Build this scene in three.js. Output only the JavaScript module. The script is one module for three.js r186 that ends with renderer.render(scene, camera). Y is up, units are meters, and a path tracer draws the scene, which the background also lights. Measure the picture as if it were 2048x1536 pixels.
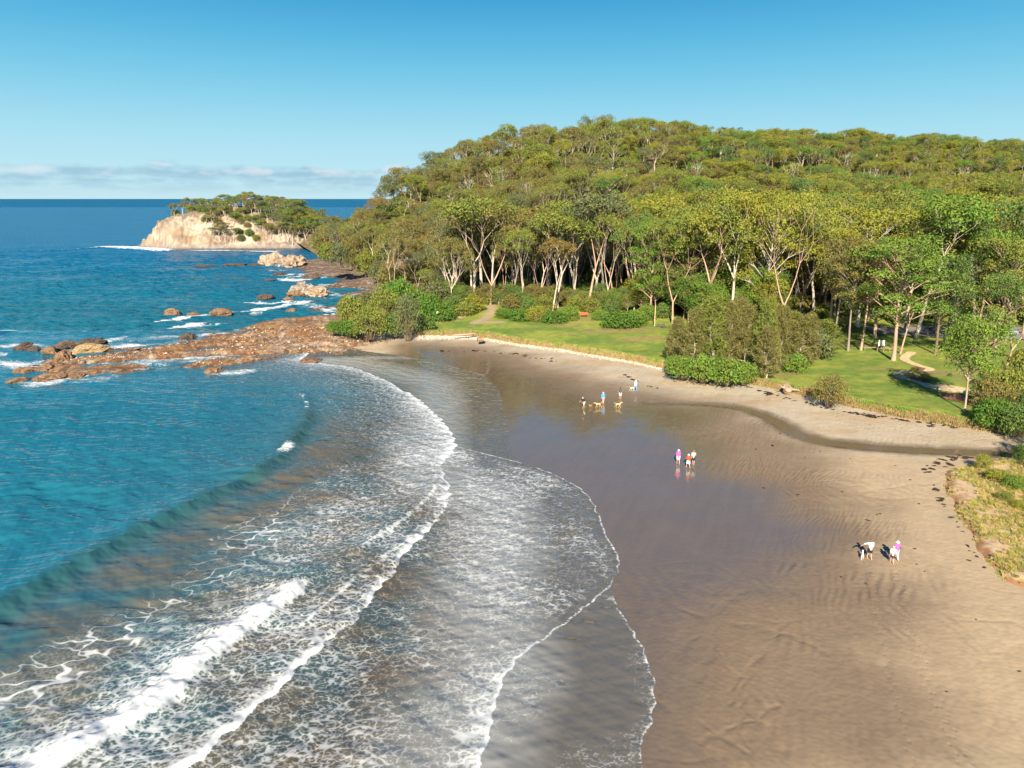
import * as THREE from 'three';
import { mergeGeometries } from 'three/addons/utils/BufferGeometryUtils.js';

// ------------------------------------------------------------------ camera, sky, sun, exposure
const scene = new THREE.Scene();
const EYE = 29, FOCAL = 1423, PITCH = Math.atan((768 - 397) / FOCAL);      // drone 29 m above the sand; focal length in pixels of the 2048 x 1536 photograph
const camera = new THREE.PerspectiveCamera(2 * Math.atan(768 / FOCAL) * 180 / Math.PI, 4 / 3, 0.5, 60000);
camera.position.set(0, EYE, 0);
camera.rotation.set(-PITCH, 0, 0);
scene.add(camera);

const renderer = new THREE.WebGLRenderer({ antialias: true });
renderer.setSize(1024, 768);
renderer.toneMapping = THREE.LinearToneMapping;
renderer.toneMappingExposure = 2.15;
renderer.shadowMap.enabled = true;

const SUN = new THREE.Vector3(-0.13, 0.62, 0.99).normalize();
const sun = new THREE.DirectionalLight(new THREE.Color(1, 0.89, 0.72), 5);
sun.name = 'sun';
sun.position.copy(SUN).multiplyScalar(600).add(new THREE.Vector3(0, 0, -200));
sun.target.position.set(0, 0, -200);
sun.castShadow = true;
sun.shadow.mapSize.set(4096, 4096);
sun.shadow.radius = 1;
Object.assign(sun.shadow.camera, { left: -400, right: 500, top: 350, bottom: -350, near: 1, far: 1500 });
scene.add(sun, sun.target);

// ------------------------------------------------------------------ small tools
function rng(seed) { let a = seed >>> 0; return () => { a = (a + 0x6D2B79F5) | 0; let t = Math.imul(a ^ (a >>> 15), 1 | a); t = (t + Math.imul(t ^ (t >>> 7), 61 | t)) ^ t; return ((t ^ (t >>> 14)) >>> 0) / 4294967296; }; }
const PERM = new Uint8Array(512), GX = new Float32Array(256), GY = new Float32Array(256);
{ const r = rng(7), p = [...Array(256).keys()]; for (let i = 255; i > 0; i--) { const j = Math.floor(r() * (i + 1)); [p[i], p[j]] = [p[j], p[i]]; } for (let i = 0; i < 512; i++) PERM[i] = p[i & 255]; for (let i = 0; i < 256; i++) { const a = r() * 6.283; GX[i] = Math.cos(a); GY[i] = Math.sin(a); } }
function n2(x, y) {                                                      // gradient noise, about -1..1
  const xi = Math.floor(x), yi = Math.floor(y), fx = x - xi, fy = y - yi, X = xi & 255, Y = yi & 255;
  const u = fx * fx * fx * (fx * (fx * 6 - 15) + 10), v = fy * fy * fy * (fy * (fy * 6 - 15) + 10);
  const a = PERM[PERM[X] + Y], b = PERM[PERM[X + 1] + Y], c = PERM[PERM[X] + Y + 1], d = PERM[PERM[X + 1] + Y + 1];
  const va = GX[a] * fx + GY[a] * fy, vb = GX[b] * (fx - 1) + GY[b] * fy, vc = GX[c] * fx + GY[c] * (fy - 1), vd = GX[d] * (fx - 1) + GY[d] * (fy - 1);
  return 1.45 * (va + u * (vb - va) + v * (vc - va + u * (va - vb - vc + vd)));
}
const fbm = (x, y, o = 4, g = 0.5) => { let s = 0, a = 1, n = 0; for (let i = 0; i < o; i++) { s += a * n2(x, y); n += a; a *= g; x = x * 2.03 + 17.3; y = y * 2.03 + 9.1; } return s / n; };
function n3(x, y, z) { return (n2(x + 0.71 * z, y - 0.43 * z) + n2(y + 31.7, z + x * 0.37) + n2(z - 11.3, x + 0.53 * y)) / 2; }
const clamp = (x, a = 0, b = 1) => Math.min(b, Math.max(a, x)), mix = (a, b, t) => a + (b - a) * t, ss = (a, b, x) => { const t = clamp((x - a) / (b - a)); return t * t * (3 - 2 * t); };
const mixc = (a, b, t) => [mix(a[0], b[0], t), mix(a[1], b[1], t), mix(a[2], b[2], t)];
const toS = (c) => (c <= 0.0031308 ? 12.92 * c : 1.055 * Math.pow(c, 1 / 2.4) - 0.055);
const toL = (c) => (c <= 0.04045 ? c / 12.92 : Math.pow((c + 0.055) / 1.055, 2.4));
const rgb8 = (r, g, b) => [toL(r / 255), toL(g / 255), toL(b / 255)];
function worley(x, y, jit = 1) {                                         // [F1, F2] of a jittered grid
  const xi = Math.floor(x), yi = Math.floor(y); let f1 = 9, f2 = 9;
  for (let j = -1; j < 2; j++) for (let i = -1; i < 2; i++) {
    const h = PERM[PERM[(xi + i) & 255] + ((yi + j) & 255)], h2 = PERM[h + 77 & 511];
    const dx = xi + i + 0.5 + (h / 255 - 0.5) * jit - x, dy = yi + j + 0.5 + (h2 / 255 - 0.5) * jit - y, d = dx * dx + dy * dy;
    if (d < f1) { f2 = f1; f1 = d; } else if (d < f2) f2 = d;
  }
  return [Math.sqrt(f1), Math.sqrt(f2)];
}

// ------------------------------------------------------------------ sky: clear blue, a low bank of small clouds over the horizon
{
  const W = 4096, Hh = 2048, d = new Float32Array(W * Hh * 4), E = 1 / 2.15;
  const stops = [[0, rgb8(198, 232, 241)], [2, rgb8(190, 231, 244)], [4.5, rgb8(170, 224, 242)], [8, rgb8(130, 206, 236)], [11, rgb8(96, 186, 227)], [14.5, rgb8(62, 158, 213)], [25, rgb8(36, 120, 188)], [50, rgb8(26, 90, 160)], [90, rgb8(20, 74, 142)]];
  const white = rgb8(222, 232, 240), grey = rgb8(150, 190, 214);
  for (let j = 0; j < Hh; j++) {
    const el = (j + 0.5) / Hh * 180 - 90; let c = stops[0][1];
    for (let k = 0; k + 1 < stops.length; k++) if (el >= stops[k][0]) c = mixc(stops[k][1], stops[k + 1][1], clamp((el - stops[k][0]) / (stops[k + 1][0] - stops[k][0])));
    for (let i = 0; i < W; i++) {
      let q = c;
      if (el > 0 && el < 4.2) {
        const az = i / W * 360, wrapx = az * 0.4, top = 2.25 + 0.45 * fbm(wrapx * 0.5, 3.3, 3) + 0.75 * Math.max(0, fbm(wrapx * 1.1, 8.1, 4)), n = fbm(wrapx * 1.1, el * 1.9, 5, 0.6), s = fbm(wrapx * 0.35 + 40, el * 2.6, 5, 0.6);
        const bank = ss(top + 0.1, top - 0.28, el + n * 0.25) * ss(0.0, 1.5, el) * (0.55 + 0.45 * ss(-0.3, 0.3, s));
        q = mixc(q, grey, 0.72 * bank * ss(-0.5, 0.25, n + s * 0.6));
        const puff = ss(0.12, 0.5, fbm(wrapx * 0.9 + 5, el * 1.1 + 9, 5, 0.6) + 0.35 * ss(0.6, 0.05, Math.abs(el - top + 0.32)) - 0.12) * ss(top + 0.08, top - 0.14, el + 0.2 * n) * ss(1.2, 2.1, el);
        q = mixc(q, white, 0.8 * puff);
      }
      const o = (j * W + i) * 4; d[o] = q[0] * E; d[o + 1] = q[1] * E; d[o + 2] = q[2] * E; d[o + 3] = 1;
    }
  }
  const t = new THREE.DataTexture(d, W, Hh, THREE.RGBAFormat, THREE.FloatType);
  t.mapping = THREE.EquirectangularReflectionMapping; t.magFilter = THREE.LinearFilter; t.needsUpdate = true;
  scene.background = t; scene.environment = t;
}

// ------------------------------------------------------------------ survey: where a sight line of the photograph meets a level plane
const cp = Math.cos(PITCH), sp = Math.sin(PITCH);
function sight(px, py) { const a = (px - 1024) / FOCAL, b = (768 - py) / FOCAL; return [a, b * cp - sp, -(cp + b * sp)]; }
function ground(px, py, h = 0) { const d = sight(px, py), t = (h - EYE) / d[1]; return [d[0] * t, d[2] * t]; }                       // [x, z]
function atDistance(px, py, D) { const d = sight(px, py), t = -D / d[2]; return [d[0] * t, EYE + d[1] * t, -D]; }                    // [x, y, z]
function onto(px, py, heightAt, h = 0) { let q; for (let k = 0; k < 8; k++) { q = ground(px, py, h); h = mix(h, heightAt(q[0], q[1]), 0.8); } return [q[0], heightAt(q[0], q[1]), q[1]]; }

function smoothLine(pts, n = 6) {                                        // Catmull-Rom through [x, z] points
  const c = new THREE.CatmullRomCurve3(pts.map((p) => new THREE.Vector3(p[0], 0, p[1])), false, 'centripetal');
  return c.getPoints((pts.length - 1) * n).map((v) => [v.x, v.z]);
}
function sdPoly(poly) {                                                  // signed distance, negative inside
  const N = poly.length, X = Float64Array.from(poly, (p) => p[0]), Z = Float64Array.from(poly, (p) => p[1]);
  return (x, z) => {
    let d = 1e18, s = 1;
    for (let i = 0, j = N - 1; i < N; j = i++) {
      const ex = X[j] - X[i], ez = Z[j] - Z[i], wx = x - X[i], wz = z - Z[i], t = clamp((wx * ex + wz * ez) / (ex * ex + ez * ez + 1e-12)), bx = wx - ex * t, bz = wz - ez * t, q = bx * bx + bz * bz;
      if (q < d) d = q;
      const a = z >= Z[i], b = z < Z[j], c = ex * wz > ez * wx;
      if ((a && b && c) || (!a && !b && !c)) s = -s;
    }
    return s * Math.sqrt(d);
  };
}
function toLine(line) {                                                  // [distance, side (+ to the right when walking along), share of the way]
  return (x, z) => {
    let d = 1e18, side = 0, at = 0;
    for (let i = 0; i + 1 < line.length; i++) {
      const [ax, az] = line[i], ex = line[i + 1][0] - ax, ez = line[i + 1][1] - az, wx = x - ax, wz = z - az, t = clamp((wx * ex + wz * ez) / (ex * ex + ez * ez + 1e-12)), bx = wx - ex * t, bz = wz - ez * t, q = bx * bx + bz * bz;
      if (q < d) { d = q; side = Math.sign(ex * wz - ez * wx); at = (i + t) / (line.length - 1); }
    }
    return [Math.sqrt(d), side, at];
  };
}
class Field {                                                            // a function of x, z kept on a grid and read back smoothly
  constructor(f, x0, x1, z0, z1, nx, nz = nx) { Object.assign(this, { x0, z0, kx: (nx - 1) / (x1 - x0), kz: (nz - 1) / (z1 - z0), nx, nz }); this.a = new Float32Array(nx * nz); for (let j = 0; j < nz; j++) for (let i = 0; i < nx; i++) this.a[j * nx + i] = f(x0 + i / this.kx, z0 + j / this.kz); }
  at(x, z) { const u = clamp((x - this.x0) * this.kx, 0, this.nx - 1.001), v = clamp((z - this.z0) * this.kz, 0, this.nz - 1.001), i = Math.floor(u), j = Math.floor(v), a = this.a, n = this.nx, o = j * n + i, fu = u - i, fv = v - j; return (a[o] * (1 - fu) + a[o + 1] * fu) * (1 - fv) + (a[o + n] * (1 - fu) + a[o + n + 1] * fu) * fv; }
}
function sheet(xs, zs, inside, height, uvOf) {                           // a height field over the grid lines xs, zs, cut along inside(x, z) = 0 (negative inside)
  const nx = xs.length, nz = zs.length, sd = new Float32Array(nx * nz), id = new Int32Array(nx * nz).fill(-1), P = [], UV = [], I = [];
  for (let j = 0; j < nz; j++) for (let i = 0; i < nx; i++) sd[j * nx + i] = inside ? inside(xs[i], zs[j]) : -1;
  const vert = (i, j) => {
    const o = j * nx + i; if (id[o] >= 0) return id[o];
    let x = xs[i], z = zs[j];
    if (sd[o] > 0) for (let k = 0; k < 3; k++) { const e = 0.05, s = inside(x, z), gx = (inside(x + e, z) - s) / e, gz = (inside(x, z + e) - s) / e, g = gx * gx + gz * gz + 1e-6; x -= s * gx / g; z -= s * gz / g; }
    P.push(x, height(x, z), z); const uv = uvOf(x, z); UV.push(uv[0], uv[1]);
    return (id[o] = P.length / 3 - 1);
  };
  for (let j = 0; j + 1 < nz; j++) for (let i = 0; i + 1 < nx; i++) {
    const o = j * nx + i; if (sd[o] > 0 && sd[o + 1] > 0 && sd[o + nx] > 0 && sd[o + nx + 1] > 0) continue;
    const a = vert(i, j), b = vert(i + 1, j), c = vert(i + 1, j + 1), d = vert(i, j + 1);
    I.push(a, d, b, b, d, c);
  }
  const g = new THREE.BufferGeometry();
  g.setAttribute('position', new THREE.Float32BufferAttribute(P, 3)); g.setAttribute('uv', new THREE.Float32BufferAttribute(UV, 2)); g.setIndex(I); g.computeVertexNormals();
  return g;
}
const range = (a, b, step) => { const n = Math.max(1, Math.round(Math.abs(b - a) / step)); return Array.from({ length: n + 1 }, (_, i) => a + (b - a) * i / n); };
function texture(n, m, f, srgb) {                                        // f(u, v) -> [r, g, b] linear, or a number
  const d = new Uint8Array(n * m * 4);
  for (let j = 0; j < m; j++) for (let i = 0; i < n; i++) {
    const c = f((i + 0.5) / n, (j + 0.5) / m), o = (j * n + i) * 4;
    if (typeof c === 'number') d[o] = d[o + 1] = d[o + 2] = clamp(c) * 255; else for (let k = 0; k < 3; k++) d[o + k] = clamp(srgb ? toS(clamp(c[k])) : c[k]) * 255;
    d[o + 3] = 255;
  }
  const t = new THREE.DataTexture(d, n, m); t.magFilter = THREE.LinearFilter; t.minFilter = THREE.LinearMipmapLinearFilter; t.generateMipmaps = true; if (srgb) t.colorSpace = THREE.SRGBColorSpace; t.needsUpdate = true;
  return t;
}
const tiled = (t, rx, ry = rx) => { const c = t.clone(); c.wrapS = c.wrapT = THREE.RepeatWrapping; c.repeat.set(rx, ry); c.needsUpdate = true; return c; };
const taken = {};
function numbered(n) { const k = (taken[n] = (taken[n] ?? -1) + 1); return k ? `${n}_${String(k).padStart(3, '0')}` : n; }
function add(o, name, data) { o.name = numbered(name); o.userData = { ...data }; o.castShadow = o.receiveShadow = true; o.traverse((c) => { c.castShadow = c.receiveShadow = true; }); scene.add(o); return o; }
function setting(name, geo, m, label) { return add(new THREE.Mesh(geo, m), name, { kind: 'structure', label, category: name.replace(/_/g, ' ') }); }
function part(name, geo, m, parent) { const o = new THREE.Mesh(geo, m); o.name = name; parent.add(o); return o; }
const std = (c, o = {}) => { const m = new THREE.MeshStandardMaterial({ roughness: 0.9, metalness: 0, ...o }); if (Array.isArray(c)) m.color.setRGB(...c); else if (c !== undefined) m.color.set(c); return m; };

// ------------------------------------------------------------------ the lie of the land, surveyed from the photograph
const G = (list, h) => list.map(([x, y]) => ground(x, y, h));
const ragged = (l, k = 1) => l.map(([x, z], i) => (i < 2 || i > l.length - 3 ? [x, z] : [x + k * (0.3 * n2(x * 0.8, z * 0.8) + 0.16 * n2(x * 2.1 + 7, z * 2.1)), z + k * (0.3 * n2(x * 0.8 + 20, z * 0.8) + 0.16 * n2(x * 2.1, z * 2.1 + 9))]));
const swashEdge = ragged(smoothLine([...G([[800, 712], [860, 722], [915, 736], [962, 748], [990, 770], [1004, 800], [1014, 850], [1024, 900], [1042, 926], [1080, 938], [1120, 955], [1170, 985], [1195, 1020], [1210, 1065], [1235, 1110], [1239, 1135], [1222, 1172], [1250, 1240], [1283, 1290], [1300, 1330], [1311, 1390], [1300, 1440], [1281, 1500], [1292, 1560], [1270, 1700]], 0.1), [6, -12], [3, 5]], 22), 0.7);
const foamFront = ragged(smoothLine([...G([[600, 720], [650, 727], [700, 733], [760, 755], [800, 775], [840, 800], [870, 825], [895, 855], [911, 885], [904, 905], [884, 930], [890, 955], [898, 985], [889, 1020], [868, 1050], [838, 1080], [806, 1112], [788, 1145], [748, 1182], [732, 1215], [700, 1245], [640, 1292], [580, 1350], [505, 1420], [430, 1490], [360, 1560]], 0.12), [-16, -22], [-18, 0]], 18), 1.5);
const lobeFront = ragged(smoothLine(G([[1020, 920], [1060, 931], [1120, 955], [1170, 985], [1195, 1020], [1210, 1065], [1235, 1110], [1239, 1135], [1222, 1168], [1160, 1225], [1100, 1270], [1040, 1312], [1015, 1345], [1000, 1385], [985, 1430], [972, 1490], [955, 1560]], 0.1), 22), 0.7);
const swellCrest = smoothLine(G([[600, 780], [611, 800], [613, 822], [597, 862], [572, 893], [530, 928], [480, 958], [400, 1000], [300, 1047], [200, 1098], [100, 1155], [0, 1205], [-120, 1255]], 0.3), 6);
const breaker = smoothLine(G([[606, 1158], [590, 1185], [555, 1212], [480, 1266], [400, 1328], [330, 1392], [240, 1452], [100, 1536], [0, 1600]], 0.2), 6);
const secondCrest = smoothLine(G([[905, 905], [880, 955], [850, 1000], [780, 1056], [700, 1106], [640, 1146], [606, 1166]], 0.2), 6);
const thirdCrest = smoothLine(G([[870, 1040], [800, 1090], [735, 1130], [690, 1170], [640, 1215], [580, 1262]], 0.2), 6);
const bankEdge = [...G([[835, 671], [900, 672], [960, 674], [1040, 688], [1120, 698], [1200, 712], [1260, 722], [1330, 737], [1400, 750], [1510, 768], [1600, 788], [1700, 812], [1800, 832], [1925, 853], [2048, 874], [2300, 880]], 1.5)];
const landPoly = [...swashEdge, [400, 20], [400, -700], [-75, -700], [-75, -430], [-48, -330], [-30, -262], [-30, -215], [-46, -172], [-44, -150], [-30, -137]];
const lawnPoly = [...bankEdge, [170, -92], [170, -150], [90, -160], [40, -185], [-2, -205], [-22, -190], ...G([[800, 640]], 1.6)];
const sdLand = sdPoly(landPoly), sdLawn = sdPoly(lawnPoly), lineOf = { crest: toLine(swellCrest), breaker: toLine(breaker), second: toLine(secondCrest), third: toLine(thirdCrest) };
const creekLine = smoothLine(G([[1290, 806], [1400, 811], [1480, 820], [1540, 840], [1590, 868], [1650, 886], [1750, 898], [1850, 906], [1960, 912], [2100, 918]], 0.75), 6), toCreek = toLine(creekLine);
const creekHalf = (s) => mix(0.2, 1.05, ss(0.05, 0.45, s)) * mix(1, 0.75, ss(0.6, 1, s));

// inland heights: weighted mean of spot heights on the bank, lawn, forest edge, slopes and ridge
const spots = [];
for (const [x, z] of bankEdge) spots.push([x, 2.15, z, 1]);
for (const [px, py, h] of [[860, 640, 2.4], [1000, 640, 2.8], [1100, 655, 2.6], [1170, 634, 3.2], [1250, 650, 3], [1330, 650, 3.1], [1450, 700, 2.6], [1620, 720, 2.6], [1783, 720, 2.7], [1700, 690, 3], [1850, 700, 3], [2048, 720, 3.2], [960, 612, 3.4], [1000, 610, 3.6], [1200, 622, 3.8], [1340, 630, 4], [1500, 640, 4.2], [900, 592, 3]]) { const q = ground(px, py, h); spots.push([q[0], h, q[1], 1]); }
for (const [px, py, D, tree] of [                                        // sight lines to the tree tops, distance ahead, tree height there
  [700, 432, 330, 12], [735, 395, 318, 13], [770, 352, 312, 15], [810, 318, 318, 15], [860, 306, 322, 16], [930, 276, 335, 16], [1000, 254, 350, 16], [1100, 243, 365, 17], [1200, 235, 380, 17], [1255, 238, 385, 17], [1310, 258, 395, 16], [1400, 270, 420, 16], [1500, 262, 440, 17], [1650, 266, 455, 17], [1800, 276, 470, 17], [1920, 290, 490, 17], [2048, 304, 500, 17], [2250, 325, 510, 17],
  [800, 420, 265, 17], [880, 380, 270, 18], [1000, 350, 280, 18], [1150, 330, 290, 19], [1300, 335, 300, 20], [1500, 345, 300, 20], [1700, 345, 310, 20], [1900, 350, 320, 20], [2100, 360, 320, 20],
  [850, 490, 215, 20], [1000, 440, 225, 20], [1150, 420, 230, 21], [1300, 405, 228, 22], [1500, 390, 215, 23], [1700, 405, 200, 23], [1900, 420, 200, 23], [2100, 430, 200, 23],
]) { const q = atDistance(px, py, D); spots.push([q[0], q[1] - tree, q[2], 1.6]); }
for (const [x, h, z] of [[-62, 1.5, -318], [-75, 2.5, -345], [-88, 6, -385], [-100, 7, -425], [-52, 2, -282], [-34, 2.2, -240], [-14, 2.6, -212], [0, 15, -520], [150, 30, -560], [350, 30, -620], [-60, 6, -430], [-40, 20, -400]]) spots.push([x, h, z, 1]);
const toCoast = toLine([[-64, -130], [-50, -170], [-36, -205], [-24, -214], [-43, -240], [-62, -282], [-75, -318], [-90, -345], [-108, -395], [-128, -440]]);
const landRaw = (x, z) => { let s = 0, w = 0; for (const [a, h, b, k] of spots) { const d = (x - a) * (x - a) + (z - b) * (z - b) + 30, q = k / (d * d); s += q * h; w += q; } const c = toCoast(x, z)[0]; return Math.min(s / w, 1.3 + 1.25 * c); };
const landField = new Field(landRaw, -130, 520, -720, 20, 326, 371), landY = (x, z) => landField.at(x, z);

const lawnField = new Field((x, z) => sdLawn(x, z), -125, 175, -260, 20, 401, 374);
function sandBase(x, z) {
  const d = -seaField.at(x, z);                                          // + landward of the swash edge
  if (d >= 0) { const t = lawnField.at(x, z), top = Math.max(0, t); return 0.1 + 1.35 * Math.pow(d / (d + top + 0.01), 1.25) + 0.03 * n2(x * 0.07, z * 0.07) * ss(0, 10, d); }
  return Math.max(-7, 0.1 + 0.014 * d - 0.0011 * d * d * ss(-4, -30, d) * 0.55);
}
const seaField = new Field((x, z) => sdLand(x, z), -125, 175, -260, 20, 601, 561);   // negative on land
const sandField = new Field((x, z) => {
  let y = sandBase(x, z); const [d, , s] = toCreek(x, z), hw = creekHalf(s);
  if (s > 0.001) y -= 0.2 * ss(hw * 1.5, hw * 0.5, d);
  return y;
}, -120, 130, -180, 0, 501, 361), sandY = (x, z) => sandField.at(x, z);
console.log('survey done');

// ------------------------------------------------------------------ sand
const SX0 = -45, SX1 = 105, SZ0 = -175, SZ1 = -23;
{
  const glossPoly = sdPoly(G([[820, 690], [950, 712], [1090, 757], [1200, 800], [1320, 812], [1420, 826], [1400, 862], [1440, 930], [1540, 985], [1630, 1050], [1655, 1105], [1600, 1150], [1480, 1180], [1390, 1260], [1360, 1400], [1340, 1600], [900, 1700], [700, 1100], [600, 800]], 0.4));
  const dampPoly = sdPoly(G([[800, 688], [960, 692], [1120, 730], [1250, 778], [1400, 800], [1480, 818], [1560, 856], [1640, 910], [1720, 990], [1800, 1110], [1850, 1250], [1900, 1600], [600, 1700], [600, 800]], 0.5));
  const gloss = new Field((x, z) => glossPoly(x, z), SX0, SX1, SZ0, SZ1, 301), damp = new Field((x, z) => dampPoly(x, z), SX0, SX1, SZ0, SZ1, 301), creek = new Field((x, z) => { const [d, , s] = toCreek(x, z); return d - creekHalf(s); }, SX0, SX1, SZ0, SZ1, 451);
  const wetAt = (x, z) => { const w = 3.2 * fbm(x * 0.09, z * 0.16, 4); return [ss(5.5, -5.5, gloss.at(x, z) + w), ss(5, -5, damp.at(x, z) + w * 1.6), ss(1.6, -0.2, creek.at(x, z) + 0.5 * fbm(x * 0.5, z * 0.5, 3))]; };
  const X = (u) => mix(SX0, SX1, u), Z = (v) => mix(SZ0, SZ1, v);
  // ripples and old water marks pressed into the sand
  const furrows = [[[1425, 1165], [1418, 1240], [1426, 1290], [1395, 1345]], [[1562, 1245], [1512, 1310], [1490, 1360], [1482, 1430], [1500, 1480]], [[1495, 1405], [1545, 1465], [1580, 1520]], [[1325, 1395], [1430, 1450], [1500, 1500], [1530, 1545]], [[1320, 1185], [1420, 1232], [1500, 1245], [1580, 1262], [1660, 1300]], [[1455, 1400], [1470, 1340], [1440, 1290]], [[1480, 1180], [1430, 1215], [1370, 1290]], [[1560, 1400], [1480, 1440], [1400, 1470]]].map((l, i) => [toLine(smoothLine(G(l, 0.5), 6)), i % 2 ? 0.34 : 0.48]), ripples = toLine(smoothLine(G([[1380, 880], [1500, 960], [1640, 1080], [1760, 1240], [1850, 1480]], 0.6), 6));
  const relief = (x, z) => {
    const wx = x + 1.8 * fbm(x * 0.12, z * 0.12, 3), wz = z + 1.8 * fbm(x * 0.12 + 9, z * 0.12 + 4, 3);
    const a = Math.sin((wx * 0.93 + wz * 0.36) * 6.283 / 0.62) * ss(-0.1, 0.35, fbm(x * 0.06 + 3, z * 0.06, 3)), b = Math.sin((wx * 0.98 - wz * 0.2) * 6.283 / 1.35) * ss(0.0, 0.4, fbm(x * 0.05 + 30, z * 0.05 + 8, 3));
    const tr = 1 - Math.abs(fbm(wx * 0.16 + 5, wz * 0.07 + 2, 3)) * 7, tr2 = 1 - Math.abs(fbm(wx * 0.07 + 15, wz * 0.19 + 22, 3)) * 8;
    let groove = 0; for (const [f, w] of furrows) groove = Math.max(groove, ss(w, 0, f(x + 0.35 * n2(x * 0.9, z * 0.9), z + 0.35 * n2(x * 0.9 + 5, z * 0.9))[0]) * ss(-0.5, 0.1, n2(x * 0.35, z * 0.35)));
    const band = ss(11, 3, ripples(x, z)[0] + 3 * n2(x * 0.15, z * 0.15)), comb = Math.sin((wx * 0.985 + wz * 0.17) * 6.283 / 0.85) * band * ss(-0.35, 0.25, n2(x * 0.3 + 8, z * 0.12)), comb2 = Math.sin((wx * 0.9 + wz * 0.43) * 6.283 / 0.42) * band * ss(-50, -60, z);
    return 0.5 + 0.2 * comb + 0.09 * comb2 - 0.24 * groove + 0.1 * a + 0.1 * b - 0.22 * Math.max(0, tr) * ss(-0.2, 0.3, n2(x * 0.08, z * 0.08)) - 0.18 * Math.max(0, tr2) * ss(0, 0.4, n2(x * 0.07 + 8, z * 0.07)) + 0.16 * fbm(x * 0.9, z * 0.9, 3) + 0.06 * n2(x * 3.1, z * 3.1);
  };
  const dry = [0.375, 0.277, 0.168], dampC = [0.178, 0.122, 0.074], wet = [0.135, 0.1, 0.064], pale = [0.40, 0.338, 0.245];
  const N = 2048;
  const map = texture(N, N, (u, v) => {
    const x = X(u), z = Z(v), [g, d, k] = wetAt(x, z), n = fbm(x * 0.35, z * 0.35, 4), m = fbm(x * 0.08 + 50, z * 0.2, 3), s = fbm(x * 2.3 + 0.5 * z, z * 2.3, 3);
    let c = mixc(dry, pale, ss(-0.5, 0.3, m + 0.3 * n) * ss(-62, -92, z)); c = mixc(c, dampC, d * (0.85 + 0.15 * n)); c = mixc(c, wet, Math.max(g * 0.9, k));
    const streak = 1 + 0.1 * n + 0.07 * s + 0.09 * fbm((x * 0.93 + z * 0.36) * 1.2, (z - 0.3 * x) * 0.12, 3), olive = ss(0.1, 0.5, fbm(x * 0.11 + 7, z * 0.17 + 1, 4)) * 0.5;
    return [c[0] * streak * (1 - 0.10 * olive), c[1] * streak * (1 - 0.02 * olive), c[2] * streak];
  }, true);
  const rough = texture(1024, 1024, (u, v) => { const x = X(u), z = Z(v), [g, d, k] = wetAt(x, z), n = fbm(x * 0.3, z * 0.3, 3); return [0, clamp(mix(mix(0.95, 0.6, d), 0.16, Math.max(g, 0.6 * k)) + 0.05 * n * d), 0]; });
  const prints = new Float32Array(N * N), stamp = (x, z, a, r, deep) => { const ci = (x - SX0) / (SX1 - SX0) * N, cj = (z - SZ0) / (SZ1 - SZ0) * N, k = N / (SX1 - SX0), R = Math.ceil(r * k * 1.6); for (let j = -R; j <= R; j++) for (let i = -R; i <= R; i++) { const I = Math.round(ci) + i, J = Math.round(cj) + j; if (I < 0 || J < 0 || I >= N || J >= N) continue; const dx = (I - ci) / k, dz = (J - cj) / k, p = dx * Math.cos(a) + dz * Math.sin(a), q = -dx * Math.sin(a) + dz * Math.cos(a), e = Math.hypot(p / r, q / (r * 0.5)); prints[J * N + I] -= deep * ss(1.15, 0.5, e); } };
  { const q = rng(61), walks = [[[1738, 1118], [1760, 1250], [1800, 1420], [1850, 1600]], [[1790, 1120], [1830, 1260], [1900, 1440], [1990, 1600]], [[1783, 1126], [1815, 1260], [1880, 1430], [1960, 1600]], [[1386, 929], [1500, 1010], [1640, 1100], [1760, 1200]], [[1271, 782], [1400, 800], [1560, 812], [1700, 845], [1850, 870]], [[1240, 798], [1330, 802], [1420, 800], [1560, 820]], [[1880, 880], [1700, 850], [1500, 800], [1300, 750], [1100, 715], [900, 690]], [[1900, 890], [1720, 862], [1520, 812], [1320, 768], [1150, 730]]];
    for (const w of walks) { const l = smoothLine(G(w, 0.6), 40); let left = 0; for (let i = 1, run = 0; i < l.length; i++) { const dx = l[i][0] - l[i - 1][0], dz = l[i][1] - l[i - 1][1], len = Math.hypot(dx, dz), a = Math.atan2(dz, dx); run += len; while (run > 0.62) { run -= 0.62; left = 1 - left; stamp(l[i][0] - dx / len * run + (left ? 0.12 : -0.12) * -Math.sin(a) + 0.1 * (q() - 0.5), l[i][1] - dz / len * run + (left ? 0.12 : -0.12) * Math.cos(a) + 0.1 * (q() - 0.5), a + 0.3 * (q() - 0.5), 0.15, 0.1 + 0.1 * q()); } } }
    for (let i = 0; i < 900; i++) { const b = bankEdge[1 + Math.floor(q() * 13)], x0 = b[0] + (q() - 0.5) * 14, z0 = b[1] + 2 + 9 * q() * q(), a = q() * 6.283, n = 2 + Math.floor(q() * 6); for (let k = 0; k < n; k++) stamp(x0 + Math.cos(a) * 0.65 * k - Math.sin(a) * (k % 2 ? 0.12 : -0.12), z0 + Math.sin(a) * 0.65 * k + Math.cos(a) * (k % 2 ? 0.12 : -0.12), a, 0.16, 0.25); } }
  const bump = texture(N, N, (u, v) => { const x = X(u), z = Z(v), [g] = wetAt(x, z); return 0.5 + (relief(x, z) - 0.5 + prints[Math.floor(v * N) * N + Math.floor(u * N)]) * (1 - 0.93 * g * ss(-46, -62, z)); });
  const film = texture(1024, 1024, (u, v) => [0.85 * ss(0.1, 1, wetAt(X(u), Z(v))[0]) * (0.75 + 0.25 * ss(-0.3, 0.2, fbm(X(u) * 0.2, Z(v) * 0.35, 3))), 0, 0]);
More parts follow.
